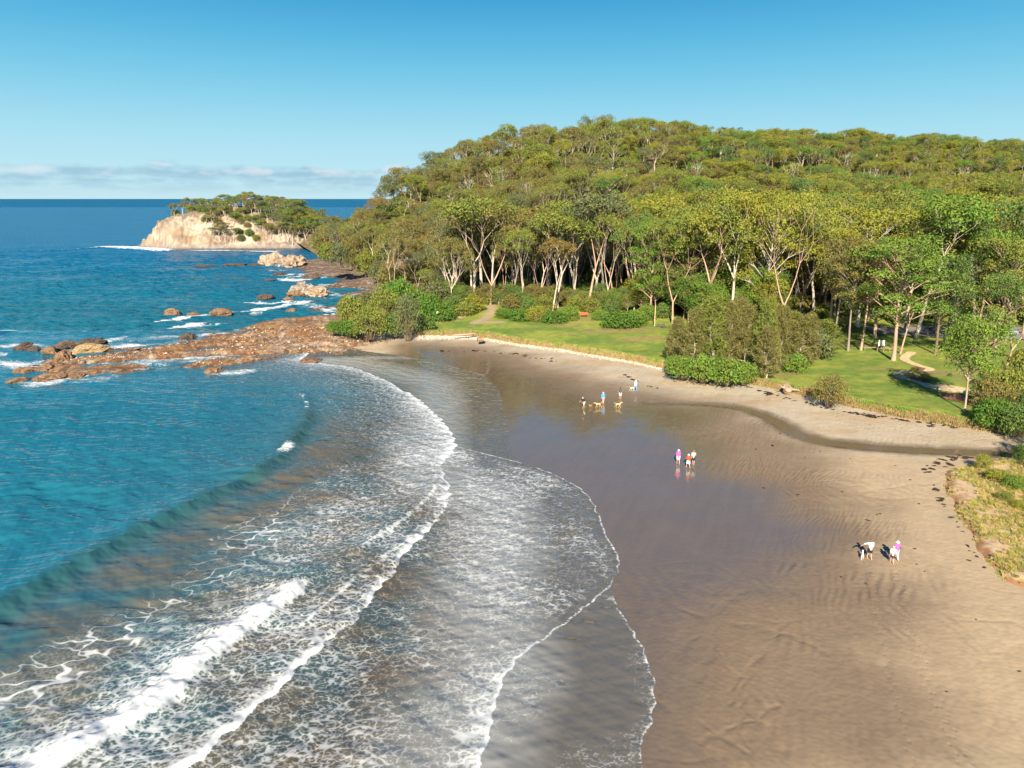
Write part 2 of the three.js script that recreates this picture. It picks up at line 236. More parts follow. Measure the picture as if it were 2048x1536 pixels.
  const m = new THREE.MeshPhysicalMaterial({ map, roughnessMap: rough, roughness: 1, bumpMap: bump, bumpScale: 0.17, clearcoat: 1, clearcoatMap: film, clearcoatRoughness: 0.05 });
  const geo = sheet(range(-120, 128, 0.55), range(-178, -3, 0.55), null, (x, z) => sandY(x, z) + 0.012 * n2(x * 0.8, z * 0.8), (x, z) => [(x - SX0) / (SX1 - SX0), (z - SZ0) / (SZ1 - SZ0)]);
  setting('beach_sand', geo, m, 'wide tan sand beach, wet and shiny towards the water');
  // a shallow creek crossing the beach
  const cg = sheet(range(15, 110, 0.3), range(-120, -60, 0.3), (x, z) => { const [d, , s] = toCreek(x, z); return d - creekHalf(s) * (1 + 0.3 * n2(x * 0.4, z * 0.4)) * (s < 0.002 || s > 0.998 ? 0 : 1); }, (x, z) => sandBase(x, z) - 0.085, (x, z) => [x, z]);
  const cm = new THREE.MeshPhysicalMaterial({ color: new THREE.Color().setRGB(0.34, 0.25, 0.15), roughness: 0.07, ior: 1.33, transmission: 0.6, thickness: 0 });
  setting('creek', cg, cm, 'shallow brown creek crossing the upper beach');
}
console.log('sand done');

// ------------------------------------------------------------------ rock platform: where it lies and how high
const rockPoly = sdPoly(G([[855, 690], [760, 700], [690, 712], [640, 714], [560, 722], [500, 738], [430, 748], [330, 742], [240, 752], [150, 762], [70, 768], [20, 752], [20, 722], [90, 702], [150, 690], [230, 690], [330, 684], [400, 668], [470, 648], [540, 634], [640, 626], [700, 618], [760, 596], [900, 590], [905, 650]], 0.2));
const shorePoly = sdPoly(G([[560, 528], [600, 518], [650, 512], [700, 528], [760, 548], [900, 566], [930, 600], [860, 612], [740, 612], [640, 624], [560, 624], [640, 604], [700, 596], [640, 590], [690, 580], [610, 572], [660, 562], [590, 548]], 0.2));
const RX0 = -122, RX1 = 0, RZ0 = -352, RZ1 = -112;
const strata = (x, z) => { const w = 5 * fbm(x * 0.04, z * 0.04, 3), q = (z * 0.95 + x * 0.28 + w); return 0.5 * (1 - Math.abs(n2(q * 0.22, x * 0.03)) * 2.2) + 0.3 * (1 - 2 * Math.abs(n2(q * 0.6, x * 0.09 + 9))) + 0.22 * fbm(x * 0.35, z * 0.45, 4); };
const rockField = new Field((x, z) => {
  const a = rockPoly(x, z), b = shorePoly(x, z), s = strata(x, z);
  const tail = ss(-92, -42, x), ha = -1.05 + 0.9 * ss(3, -9, a) + (0.1 + 0.75 * tail) * ss(0, -14, a) + s * (0.75 + 0.35 * ss(4, -6, a)) - 1.3 * ss(-0.08, 0.22, fbm((x + 0.3 * z) * 0.045 + 60, (z * 0.95 + x * 0.28) * 0.17, 3)) * ss(-34, -52, x);
  const hb = -0.9 + 0.9 * ss(2, -8, b) + 0.9 * ss(-3, -20, b) + s * 0.5;
  return Math.max(a < 8 ? ha : -2, b < 8 ? hb : -2);
}, RX0, RX1, RZ0, RZ1, 489, 961), rockY = (x, z) => (x < RX0 || x > RX1 || z < RZ0 || z > RZ1 ? -3 : rockField.at(x, z));

// ------------------------------------------------------------------ water
const WX0 = -112, WX1 = 25, WZ0 = -160, WZ1 = -23;
const nearSea = new Field((x, z) => sdLand(x, z), WX0, WX1, WZ0, WZ1, 685), frontPoly = sdPoly([...foamFront, [-200, 0], [-200, -300], [-38, -300]]), front = new Field((x, z) => -frontPoly(x, z), WX0, WX1, WZ0, WZ1, 685);
const lobePoly = sdPoly([...lobeFront, [-4, -2], [-70, -2], ...G([[500, 1245], [700, 1000], [800, 900], [870, 880], [960, 905]], 0.1)]), lobe = new Field((x, z) => lobePoly(x, z), WX0, WX1, WZ0, WZ1, 457);
const cf = {}; for (const k in lineOf) { const f = lineOf[k]; cf[k] = { d: new Field((x, z) => { const q = f(x, z); return -q[0] * (q[1] || 1); }, WX0, WX1, WZ0, WZ1, 457), s: new Field((x, z) => f(x, z)[2], WX0, WX1, WZ0, WZ1, 229) }; }
const waves = []; { const r = rng(21); for (let i = 0; i < 26; i++) { const L = 1.3 * Math.pow(9, r()), a = 1.8 + 0.8 * (r() - 0.5) + (i % 6 === 0 ? 0.5 : 0); waves.push([6.283 / L * Math.cos(a), 6.283 / L * Math.sin(a), r() * 6.283, 0.0175 * Math.pow(L, 0.5)]); } }
const chop = (x, z) => { let s = 0; const wx = x + 1.1 * n2(x * 0.13, z * 0.13), wz = z + 1.1 * n2(x * 0.13 + 40, z * 0.13); for (const w of waves) s += w[3] * Math.sin(w[0] * wx + w[1] * wz + w[2]); return s * (0.75 + 0.5 * n2(x * 0.05, z * 0.05)); };
const along = (s, a, b) => ss(0, a, s) * ss(1, 1 - b, s);
function crestHeights(x, z) {                                            // + side of each line lies towards the beach
  const d = cf.crest.d.at(x, z), s = cf.crest.s.at(x, z), j = 0.35 * n2(x * 0.25, z * 0.25);
  let y = mix(0.38, 0.75, s) * (1 + 0.3 * n2(x * 0.12, z * 0.12)) * along(s, 0.06, 0.02) * (d > 0 ? Math.exp(-Math.pow((d + j) / 0.95, 2)) : Math.exp(-Math.pow((d + j) / 3.4, 2)));
  const b = cf.breaker.d.at(x, z), bs = cf.breaker.s.at(x, z), lump = fbm(x * 0.5, z * 0.5, 2) * 0.6 + 0.35 * (0.4 - Math.abs(n2(x * 1.5, z * 1.5))) + 0.45 * (0.3 - Math.abs(n2(x * 2.3 + 3, z * 2.3)));
  y += (0.62 + 0.55 * lump) * ss(0.0, 0.04, bs) * (b > 0 ? Math.exp(-Math.pow((b + 0.35 * lump) / 0.7, 2)) : Math.exp(-Math.pow(b / 2.4, 2)));
  const c = cf.second.d.at(x, z), cs = cf.second.s.at(x, z); y += (0.34 + 0.12 * lump) * along(cs, 0.25, 0.03) * (c > 0 ? Math.exp(-Math.pow((c + j) / 0.6, 2)) : Math.exp(-Math.pow(c / 1.8, 2)));
  const t = cf.third.d.at(x, z), ts = cf.third.s.at(x, z); y += (0.17 + 0.08 * lump) * along(ts, 0.2, 0.2) * (t > 0 ? Math.exp(-Math.pow((t + j) / 0.5, 2)) : Math.exp(-Math.pow(t / 1.5, 2)));
  const f = front.at(x, z) + 0.25 * n2(x * 0.9, z * 0.9); y += f > 0 ? (0.2 + 0.1 * lump) * ss(0, 0.5, f) * Math.exp(-f / 3) : 0;
  return y;
}
function waterY(x, z) {
  const d = nearSea.at(x, z), sand = sandY(x, z), deep = 0.02 + crestHeights(x, z) + chop(x, z) * ss(-0.05, -0.9, sand);
  const w = front.at(x, z), film = sand + 0.012 + 0.045 * ss(0, 4, d) + 0.012 * n2(x * 0.6, z * 0.6) * ss(0, 2, d) + 0.006 * n2(x * 1.9, z * 1.9) * ss(0, 2, d);
  return Math.max(film, mix(film, deep, ss(-2.5, 0.5, w)));
}
const deepBlue = [0.003, 0.1, 0.21], teal = [0.01, 0.112, 0.16], silt = [0.115, 0.092, 0.058], foamC = [0.6, 0.62, 0.62];
const bodyColour = (x, z) => mixc(teal, deepBlue, ss(-150, -420, z)).map((c, k) => c * (1 + 0.22 * fbm(x * 0.012 + 3 * k * 0, z * 0.03, 4)));
function lace(x, z, cell, w, gap = 0.5) {                               // torn net of foam threads, cells about that wide
  const u = x / (cell * 1.45), v = z / cell, a = u + 0.75 * fbm(u * 0.45, v * 0.45, 3) + 0.22 * n2(u * 2.3, v * 2.3), b = v * 1.1 + 0.75 * fbm(u * 0.45 + 33, v * 0.45 + 12, 3) + 0.22 * n2(u * 2.3 + 9, v * 2.3), [f1, f2] = worley(a, b);
  return (1 - ss(w * 0.25, w, f2 - f1)) * ss(-0.55 + gap, 0.05 + gap, fbm(u * 0.8 + 70, v * 0.8, 3) + 0.25);
}
function rockFoam(x, z, r) { const n = fbm(x * 0.06 + 4, z * 0.06, 3); return ss(-1.3, -0.15, r) * ss(0.45, 0.05, r) * ss(-0.1, 0.3, n); }
const reefRuns = [[[-20, 690], [30, 690], [60, 688], [110, 694]], [[-20, 720], [30, 728], [90, 734], [150, 742]], [[40, 764], [90, 766], [150, 752], [220, 742]], [[262, 738], [290, 740]], [[420, 747], [480, 744], [520, 736]], [[150, 690], [200, 684], [260, 670]], [[-30, 705], [20, 708]]].map((l) => toLine(smoothLine(G(l, 0.1), 6)));
const reefFoam = new Field((x, z) => Math.min(...reefRuns.map((f) => { const q = f(x, z); return q[0] - 1.5 * along(q[2], 0.3, 0.3); })), WX0, WX1, WZ0, -105, 400, 160);
function nearFoam(x, z) {
  const d = nearSea.at(x, z), f = front.at(x, z), l = -lobe.at(x, z), cr = cf.crest.d.at(x, z), cs = cf.crest.s.at(x, z), b = cf.breaker.d.at(x, z), bs = cf.breaker.s.at(x, z), patch = fbm(x * 0.11, z * 0.11, 3), fine = fbm(x * 2.2, z * 2.2, 3);
  let dens = 0, cell = 1.0;
  if (f > 0) {
    const far = ss(-96, -120, z);
    dens = (0.5 + 0.5 * ss(-0.35, 0.15, n2(x * 0.2 + 3, z * 0.2) + (z < -78 ? 0.4 : 0))) * 0.97 * Math.exp(-(f + 0.35 * fine) / 0.6) + (mix(0.36, 0.62, ss(-70, -86, z)) + 0.3 * patch) * Math.exp(-f / 7.5) * (1 - 0.25 * far);
    const lee = cr > 0 ? ss(5, 13, cr + 3 * patch) : 0;                  // the clear, silty water straight behind the swell has none
    dens = Math.max(dens, lee * (0.25 + 0.3 * ss(-0.25, 0.35, patch)) * ss(-101, -84, z) * ss(0.02, 0.2, cs));
    cell = mix(0.55, 1.75, ss(2, 17, f) * ss(-88, -55, z));
    const q = b + 0.5 * fine; dens = Math.max(dens, ss(0.02, 0.07, bs) * (b > 0 ? ss(0.95, 0.5, q) : Math.max(ss(-2.4, -0.5, b + 1.0 * patch + 1.2 * fine) * 1.1, 0.7 * ss(-7, -1.5, b + 2 * patch))));
    for (const [k, wdt] of [['second', 0.5], ['third', 0.4]]) { const c = cf[k].d.at(x, z), s = cf[k].s.at(x, z); dens = Math.max(dens, 0.9 * ss(wdt + 0.3 * fine, 0, Math.abs(c - 0.2)) * along(s, 0.1, 0.05) * ss(-0.1, 0.3, patch + 0.3)); }
    if (Math.abs(cs - 0.34) < 0.03) dens = Math.max(dens, 1.1 * ss(0.9, 0.3, Math.abs(cr - 0.2)) * ss(0.03, 0.005, Math.abs(cs - 0.34)));
    if (cs < 0.14 && cs > 0.01) dens = Math.max(dens, 0.85 * ss(0.5, 0.1, Math.abs(cr)) * ss(0.1, 0.4, n2(x, z) + 0.2));
  } else if (d > 0) {
    if (l > 0) { dens = (0.06 + 0.3 * ss(-0.35, 0.4, patch + 0.4 * fbm(x * 0.3, z * 0.12, 3))) * ss(0, 1.5, l) + 0.05; cell = 0.8; const along2 = ss(-44, -38, z); dens = Math.max(dens, ss(mix(0.2, 0.8, along2), 0.03, l + mix(0.1, 0.25, along2) * fine) * mix(0.75, 1, along2)); dens = Math.max(dens, along2 * 0.75 * Math.exp(-l / 2.2)); }
    else { dens = 0.13 * ss(0.2, 0.5, patch + 0.5) * ss(-75, -60, z); cell = 0.4; dens = Math.max(dens, 0.55 * ss(0.22, 0.03, d + 0.1 * fine) * ss(-50, -44, z)); }
  }
  if (z < -108) dens = Math.max(dens, 0.85 * ss(0.9, -1.3, reefFoam.at(x, z) + 1.6 * patch + 0.5 * fine));
  const r = rockY(x, z); if (z < -112) dens = Math.max(dens, rockFoam(x, z, r) * ss(-30, -62, x) * 0.95 * (patch > -0.05 ? 1 : 0.5));
  if (dens <= 0.02) return 0;
  const w = 0.05 + dens * 0.42, gap = 0.5 - dens * 0.75, big = cell > 1 ? ss(1, 1.6, cell) : 0;
  let e = 0.85 * lace(x + 7, z - 3, 0.62, w, gap) * (1 - 0.75 * big); if (big > 0) e = Math.max(e, big * lace(x, z, 1.7, w * 0.5, gap - 0.2)); e = Math.max(e, 0.7 * (1 - 0.6 * big) * lace(x - 5, z + 11, 0.27, w * 1.1, gap + 0.12));
  return clamp(Math.max(mix(0.62, 0.9, ss(0.2, 0.6, dens)) * e * ss(0.02, 0.2, dens), ss(0.66, 1.02, dens + 0.42 * fine)));
}
{
  const X = (u) => mix(WX0, WX1, u), Z = (v) => mix(WZ0, WZ1, v), N = 2048, foam = new Float32Array(N * N), clear = new Float32Array(N * N);
  for (let j = 0, o = 0; j < N; j++) for (let i = 0; i < N; i++, o++) {
    const x = X((i + 0.5) / N), z = Z((j + 0.5) / N); if (nearSea.at(x, z) < -1) continue;
    foam[o] = nearFoam(x, z); const depth = Math.max(0.01, Math.max(0, 0.05) - sandY(x, z)); clear[o] = z < -135 ? 0 : Math.exp(-depth * 4.5) * ss(-135, -128, z);
  }
  const at = (u, v) => Math.min(N - 1, Math.floor(v * N)) * N + Math.min(N - 1, Math.floor(u * N));
  const map = texture(N, N, (u, v) => {
    const o = at(u, v), x = X(u), z = Z(v), T = clear[o], cr = cf.crest.d.at(x, z), lee = ss(0.2, 3.5, cr);
    const depth = 0.05 - sandY(x, z), cloudy = fbm(x * 0.16, z * 0.22, 4), f = front.at(x, z);
    let c = mixc(mixc(bodyColour(x, z), [0.035, 0.085, 0.09], 0.75 * ss(0, 7, cr) * ss(-112, -85, z)), silt, clamp(Math.exp(-Math.max(0, depth) / 0.55) * 0.75 + 0.62 * lee * ss(-105, -80, z) * ss(-0.35, 0.35, cloudy + 0.2 * ss(11, 3, cr)))); c = mixc(c, [0.03, 0.075, 0.06], 0.6 * ss(-1.6, 0.4, cr + 0.8 * cloudy) * ss(3.4, 0.6, cr + 1.2 * cloudy) * ss(0.03, 0.25, cf.crest.s.at(x, z))); c = mixc(c, [0.8, 0.84, 0.83], ss(0.25, 0.9, T));
    return mixc(c, foamC, foam[o]);
  }, true);
  const trans = texture(N, N, (u, v) => { const o = at(u, v); return [clear[o] * (1 - foam[o]), 0, 0]; });
  const rough = texture(1024, 1024, (u, v) => [0, 0.07 + 0.8 * foam[at(u, v)], 0]);
  // small ripples, repeating without a seam
  const rip = []; { const r = rng(5); for (let i = 0; i < 60; i++) { const k = 6 + Math.floor(34 * r() * r()), a = 1.92 + 1.7 * (r() - 0.5); rip.push([Math.round(k * Math.cos(a)), Math.round(k * Math.sin(a)), r() * 6.283, 1 / Math.pow(k, 0.9)]); } }
  const ripple = texture(768, 768, (u, v) => { let s = 0, n = 0; for (const w of rip) { s += w[3] * Math.sin(6.28319 * (w[0] * u + w[1] * v) + w[2]); n += w[3]; } return 0.5 + 1.4 * s / n; });
  const near = new THREE.MeshPhysicalMaterial({ map, roughness: 1, roughnessMap: rough, ior: 1.33, transmission: 1, thickness: 0, transmissionMap: trans, bumpMap: tiled(ripple, 10), bumpScale: 0.23 });
  setting('surf_water', sheet([...range(WX0, -60, 0.45), ...range(-60, WX1, 0.2).slice(1)], [...range(WZ0, -95, 0.4), ...range(-95, WZ1, 0.2).slice(1)], (x, z) => -nearSea.at(x, z), waterY, (x, z) => [(x - WX0) / (WX1 - WX0), (z - WZ0) / (WZ1 - WZ0)]), near, 'shallow bay water with lacy foam and small breaking waves');

  // the outer bay round the reef and the headland
  const BX0 = -345, BX1 = 0, BZ0 = -470, BZ1 = -159.6, bx = (u) => mix(BX0, BX1, u), bz = (v) => mix(BZ0, BZ1, v);
  const headFoam = toLine(smoothLine(G([[40, 502], [130, 500], [200, 495], [270, 497], [330, 501]], 0.2), 6)), streak = toLine(smoothLine(G([[50, 465], [150, 460], [250, 452], [330, 450]], 0), 6)), runs = [[[300, 645], [360, 636], [420, 628], [500, 622]], [[330, 658], [380, 650], [430, 641]], [[470, 602], [540, 606], [600, 600]], [[440, 628], [520, 618], [590, 607], [650, 596]], [[545, 556], [590, 560], [650, 552]], [[520, 548], [560, 550], [610, 545]], [[560, 524], [590, 530], [620, 528]], [[0, 690], [50, 690], [100, 694]], [[330, 502], [420, 500], [520, 502], [600, 502]]].map((l) => [toLine(smoothLine(G(l, 0.1), 6))]);
  const coarse = (f) => new Field(f, BX0, BX1, BZ0, BZ1, 301), hf = coarse((x, z) => { const q = headFoam(x, z); return q[0] - 5.5 * ss(0.35, 0.75, q[2]) - 0.5; }), sf = coarse((x, z) => streak(x, z)[0] - 1.5), rf = coarse((x, z) => Math.min(...runs.map(([l]) => { const q = l(x, z); return q[0] - 2.2 * along(q[2], 0.3, 0.3); })));
  const bfoam = (x, z) => { const n = fbm(x * 0.12, z * 0.16, 3), fine = fbm(x * 0.8, z * 0.8, 3); let dens = ss(1.5, -3, hf.at(x, z) + 1.5 * n) + 0.5 * ss(1, -1.5, sf.at(x, z) + 2 * n) * ss(-0.2, 0.3, n) + 0.9 * ss(0.8, -1.6, rf.at(x, z) + 2 * n); const r = rockY(x, z); dens = Math.max(dens, rockFoam(x, z, r) * 0.8); if (dens < 0.03) return 0; return clamp(Math.max(0.9 * lace(x, z, 1.6, 0.1 + dens * 0.6, 0.4 - dens * 0.8) * ss(0.05, 0.4, dens), ss(0.6, 0.9, dens + 0.3 * fine))); };
  const M = 2048, bf = new Float32Array(M * M); for (let j = 0, o = 0; j < M; j++) for (let i = 0; i < M; i++, o++) bf[o] = bfoam(bx((i + 0.5) / M), bz((j + 0.5) / M));
  const bat = (u, v) => Math.min(M - 1, Math.floor(v * M)) * M + Math.min(M - 1, Math.floor(u * M));
  const bmap = texture(M, M, (u, v) => { const x = bx(u), z = bz(v), murk = ss(-400, -430, z) * ss(-225, -150, x) * ss(-0.4, 0.3, fbm(x * 0.03, z * 0.05, 3)); return mixc(mixc(bodyColour(x, z), [0.075, 0.1, 0.085], 0.75 * murk), foamC, bf[bat(u, v)]); }, true);
  const bro = texture(1024, 1024, (u, v) => [0, mix(0.13, 0.26, ss(-300, -450, bz(v))) + 0.65 * bf[bat(u, v)], 0]);
  const bay = new THREE.MeshPhysicalMaterial({ map: bmap, roughness: 1, roughnessMap: bro, ior: 1.33, specularIntensity: 0.12, bumpMap: tiled(ripple, 18), bumpScale: 0.42 });
  const bayWave = (x, z) => { const h = hf.at(x, z); return 0.02 + mix(1.4, 0.3, ss(-330, -465, z)) * chop(x, z) + 1.1 * ss(3, -4, h) * (1 + 0.5 * fbm(x * 0.4, z * 0.4, 2)); };
  setting('bay_water', sheet(range(BX0, BX1, 0.9), range(BZ0, BZ1, 0.9), null, bayWave, (x, z) => [(x - BX0) / (BX1 - BX0), (z - BZ0) / (BZ1 - BZ0)]), bay, 'blue bay water between the rock platform and the headland');

  // the open sea, to the horizon
  const out = (a, b, n, k) => Array.from({ length: n + 1 }, (_, i) => a + (b - a) * Math.pow(i / n, k));
  const uvw = (x, z) => [x / 100 + 0.5 * n2(x * 0.0021, z * 0.0021), z / 100 + 0.5 * n2(x * 0.0021 + 9, z * 0.0021)];
  const off = sheet([...out(-345, -2600, 50, 1.6).reverse(), ...range(-345, 900, 7).slice(1)], [...out(-470, -2500, 90, 1.7).reverse()], null, (x, z) => mix(0, -0.1, ss(-1500, -2500, z)) + 0.02 + mix(0.3, 0.1, ss(-470, -700, z)) * chop(x, z), (x, z) => [x / 19.17, z / 17.24]), oc = []; for (let i = 0, q = off.attributes.position; i < q.count; i++) oc.push(...mixc(bodyColour(q.getX(i), q.getZ(i)), deepBlue, ss(-1200, -2400, q.getZ(i)))); off.setAttribute('color', new THREE.Float32BufferAttribute(oc, 3));
  setting('offshore_water', off, new THREE.MeshPhysicalMaterial({ vertexColors: true, roughness: 0.26, ior: 1.33, specularIntensity: 0.07, bumpMap: tiled(ripple, 1), bumpScale: 0.42 }), 'blue water outside the bay beyond the headland');
  const gs = [sheet([...out(-345, -42000, 40, 3).reverse(), ...range(-345, 900, 60).slice(1), ...out(900, 42000, 40, 3).slice(1)], [...out(-2495, -50000, 60, 3).reverse()], null, () => -0.1, uvw), sheet([...out(-345, -42000, 40, 3).reverse()], range(-469.5, 300, 20), null, () => -0.1, uvw), sheet(range(-344.5, -112, 6), range(-159.6, 300, 6), null, () => -0.1, uvw)];
  const lanes = texture(512, 512, (u, v) => { const a = u * 6.283, b = v * 6.283, k = 0.9 + 0.35 * fbm(Math.cos(a) * 1.5 + 6 * Math.cos(b), Math.sin(a) * 1.5 + 6 * Math.sin(b), 4, 0.6); return deepBlue.map((c) => c * 1.08 * k); }, true);
  const far = new THREE.MeshPhysicalMaterial({ map: tiled(lanes, 0.06), roughness: 0.35, ior: 1.33, specularIntensity: 0.06, bumpMap: tiled(ripple, 2.3), bumpScale: 1.6 });
  setting('open_sea', mergeGeometries(gs), far, 'deep blue open sea reaching the horizon');
}
console.log('water done');

// ------------------------------------------------------------------ lawn, paths, forest floor
const grain = texture(512, 512, (u, v) => { const a = u * 6.283, b = v * 6.283, x = Math.cos(a) * 3 + Math.cos(b) * 2.1, y = Math.sin(a) * 3 + Math.sin(b) * 2.1; return 0.5 + 0.4 * fbm(x * 5 + Math.cos(b) * 7, y * 5 + Math.sin(b) * 7, 4, 0.7); });
const sdHill = sdPoly([[-30, -152], [-8, -160], [30, -146], [64, -124], [100, -104], [180, -98], [520, -98], [520, -700], [-75, -700], [-132, -440], [-109, -395], [-90, -345], [-75, -318], [-62, -282], [-43, -240], [-24, -214], [-30, -180]]);
const bankDip = (d) => 0.95 * (1 - ss(0, 1.3, d));
const lawnY = (x, z) => landY(x, z) - bankDip(-lawnField.at(x, z)) + 0.05 * n2(x * 0.15, z * 0.15);
{
  const X0 = -45, X1 = 125, Z0 = -205, Z1 = -72, bare = [[1235, 662, 9, 2.5], [1290, 676, 7, 2], [1165, 642, 4, 2.5], [1140, 650, 5, 1.4], [1880, 745, 5, 2], [1690, 690, 8, 2], [1560, 742, 4, 1.5], [1760, 735, 4, 1]].map(([a, b, w, h]) => [...ground(a, b, 2.8), w, h]), dirt = toLine(G([[975, 600], [985, 622], [970, 634], [950, 640], [1000, 640]], 3.2)), dirt2 = toLine(G([[905, 636], [925, 634]], 2.6));
  const map = texture(1400, 1100, (u, v) => {
    const x = mix(X0, X1, u), z = mix(Z0, Z1, v), a = fbm(x * 0.09, z * 0.14, 4), b = fbm(x * 0.6, z * 0.6, 4), c = fbm(x * 2.6, z * 2.6, 2), d = -lawnField.at(x, z);
    let q = mixc([0.125, 0.205, 0.02], [0.26, 0.29, 0.036], ss(-0.35, 0.4, a + 0.4 * b)); q = mixc(q, [0.27, 0.23, 0.07], 0.6 * ss(0.1, 0.5, fbm(x * 0.17 + 8, z * 0.25, 4)));
    let e = 0; for (const [bx, bz, w, h] of bare) e = Math.max(e, ss(1.3, 0.3, Math.hypot((x - bx) / w, (z - bz) / h) + 0.6 * b)); q = mixc(q, [0.3, 0.19, 0.09], 0.7 * e);
    q = mixc(q, [0.42, 0.3, 0.19], ss(1.9, 0.5, dirt(x, z)[0] + b) * 0.9); q = mixc(q, [0.5, 0.36, 0.24], ss(1.2, 0.3, dirt2(x, z)[0] + b));
    q = mixc(q, [0.4, 0.23, 0.08], ss(2.0, 0.5, d + 0.9 * b) * 0.8); const k = 1 + 0.22 * b + 0.25 * c; return [q[0] * k, q[1] * k, q[2] * k];
  }, true);
  setting('lawn', sheet(range(X0, X1, 0.7), range(Z0, Z1, 0.7), (x, z) => sdLawn(x, z), (x, z) => lawnY(x, z), (x, z) => [(x - X0) / (X1 - X0), (z - Z0) / (Z1 - Z0)]), std(undefined, { map, bumpMap: tiled(grain, 60, 50), bumpScale: 0.12 }), 'mown green lawn between the beach bank and the forest');
  const litter = texture(1024, 1024, (u, v) => { const x = u * 300, z = v * 300, a = fbm(x * 0.1, z * 0.1, 4), b = fbm(x * 0.7, z * 0.7, 4); return mixc([0.1, 0.085, 0.035], mixc([0.3, 0.2, 0.11], [0.4, 0.29, 0.18], ss(0.1, 0.5, b)), ss(-0.05, 0.5, a + 0.5 * b)); }, true);
  setting('forest_floor', sheet(range(-132, 520, 3), range(-700, -96, 3), sdHill, (x, z) => landY(x, z) - 0.1 - 2 * (1 - ss(0, 4, -sdHill(x, z))) + 0.5 * n2(x * 0.1, z * 0.1) * ss(-10, -30, sdHill(x, z)), (x, z) => [x / 60, z / 60]), std(undefined, { map: tiled(litter, 1) }), 'leaf littered hillside under the forest');
  // winding sand path, mulch bed and the shaded car park
  const pathLine = smoothLine(G([[1822, 708], [1809, 719], [1835, 731], [1860, 739], [1832, 742], [1797, 746], [1806, 753], [1835, 759], [1862, 768], [1900, 773], [1948, 780]], 2.7), 8), toPath = toLine(pathLine), half = (s) => mix(0.75, 1.7, ss(0.72, 0.9, s));
  const sandy = texture(512, 512, (u, v) => { const b = fbm(u * 40, v * 40, 4); return mixc([0.5, 0.36, 0.19], [0.62, 0.48, 0.29], ss(-0.4, 0.4, b)); }, true);
  setting('sand_path', sheet(range(45, 90, 0.3), range(-130, -92, 0.3), (x, z) => { const [d, , s] = toPath(x, z); return d - half(s) * (1 + 0.12 * n2(x, z)); }, (x, z) => lawnY(x, z) + 0.05, (x, z) => [x / 20, z / 20]), std(undefined, { map: tiled(sandy, 1), bumpMap: tiled(grain, 8), bumpScale: 0.03 }), 'pale winding sand path across the lawn');
  const bed = sdPoly(G([[1885, 782], [1935, 788], [1965, 800], [1960, 812], [1920, 800], [1880, 792]], 2.5)), bed2 = sdPoly(G([[1830, 731], [1852, 736], [1846, 741], [1822, 739]], 2.8)), bed3 = sdPoly(G([[1812, 749], [1842, 751], [1862, 760], [1850, 763], [1820, 755]], 2.7));
  setting('mulch_bed', sheet(range(45, 90, 0.3), range(-130, -88, 0.3), (x, z) => Math.min(bed(x, z), bed2(x, z), bed3(x, z)), (x, z) => lawnY(x, z) + 0.08 + 0.05 * n2(x * 3, z * 3), (x, z) => [x / 6, z / 6]), std([0.2, 0.1, 0.05], { bumpMap: tiled(grain, 4), bumpScale: 0.06 }), 'brown mulch garden beds beside the sand path');
  const park = sdPoly([[72, -138], [84, -134], [118, -130], [131, -132], [131, -143], [72, -146]]);
  setting('car_park', sheet(range(58, 132, 1), range(-152, -116, 1), park, (x, z) => landY(x, z) + 0.14, (x, z) => [x / 6, z / 6]), std([0.2, 0.19, 0.175], { bumpMap: tiled(grain, 2), bumpScale: 0.02 }), 'grey gravel car park among the tree trunks');
}
// ------------------------------------------------------------------ rock platform
{
  const map = texture(1600, 2048, (u, v) => {
    const x = mix(RX0, RX1, u), z = mix(RZ0, RZ1, v), h = rockField.at(x, z), s = strata(x, z), b = fbm(x * 0.9, z * 0.9, 4), c = fbm(x * 0.12 + 3, z * 0.2, 4), w = fbm(x * 3.2, z * 3.2, 2);
    const grey = ss(-200, -230, z) * 0.75;
    const qz = z * 0.95 + x * 0.28 + 1.5 * fbm(x * 0.15, z * 0.15, 3), crack = Math.max(1 - 9 * Math.abs(fbm(qz * 0.5, x * 0.07 + 3, 3)), 0.9 - 11 * Math.abs(n2(qz * 1.3 + 7, x * 0.22))), cross = 1 - 14 * Math.abs(n2(x * 0.55 + 2, qz * 0.2));
    let q = mixc(mixc([0.215, 0.1, 0.042], [0.13, 0.1, 0.08], grey), mixc([0.37, 0.275, 0.195], [0.31, 0.25, 0.2], grey), ss(-0.15, 0.45, c + 0.6 * b + 0.35 * ss(-70, -25, x))); q = mixc(q, [0.3, 0.14, 0.042], 0.7 * ss(-0.02, 0.3, fbm(x * 0.4 + 9, z * 0.6, 4)) * (1 - grey)); q = mixc(q, [0.24, 0.21, 0.085], 0.5 * ss(0.1, 0.4, fbm(x * 0.3 + 20, z * 0.5 + 6, 3)));
    q = mixc(q, [0.12, 0.058, 0.026], 0.85 * ss(0.38, 0.12, h + 0.6 * b)); q = mixc(q, [0.09, 0.052, 0.03], 0.8 * Math.max(clamp(crack), 0.6 * clamp(cross)) * ss(-0.4, 0.2, b + c)); const k = 1 + 0.6 * b + 0.5 * w; return [q[0] * k, q[1] * k, q[2] * k];
  }, true);
  const rugged = (x, z) => rockY(x, z) + 0.26 * fbm(x * 0.6, z * 1.1, 3) + 0.2 * (0.4 - Math.abs(n2(x * 0.5 + 5, z * 1.15 + 0.4 * x)) * 1.6);
  setting('rock_platform', sheet(range(RX0, RX1, 0.4), range(RZ0, RZ1, 0.42), (x, z) => -(rockY(x, z) + 0.7), rugged, (x, z) => [(x - RX0) / (RX1 - RX0), (z - RZ0) / (RZ1 - RZ0)]), std(undefined, { map, roughness: 0.75, bumpMap: tiled(grain, 22, 44), bumpScale: 0.35 }), 'orange brown rock platform reaching from the beach into the sea');
}
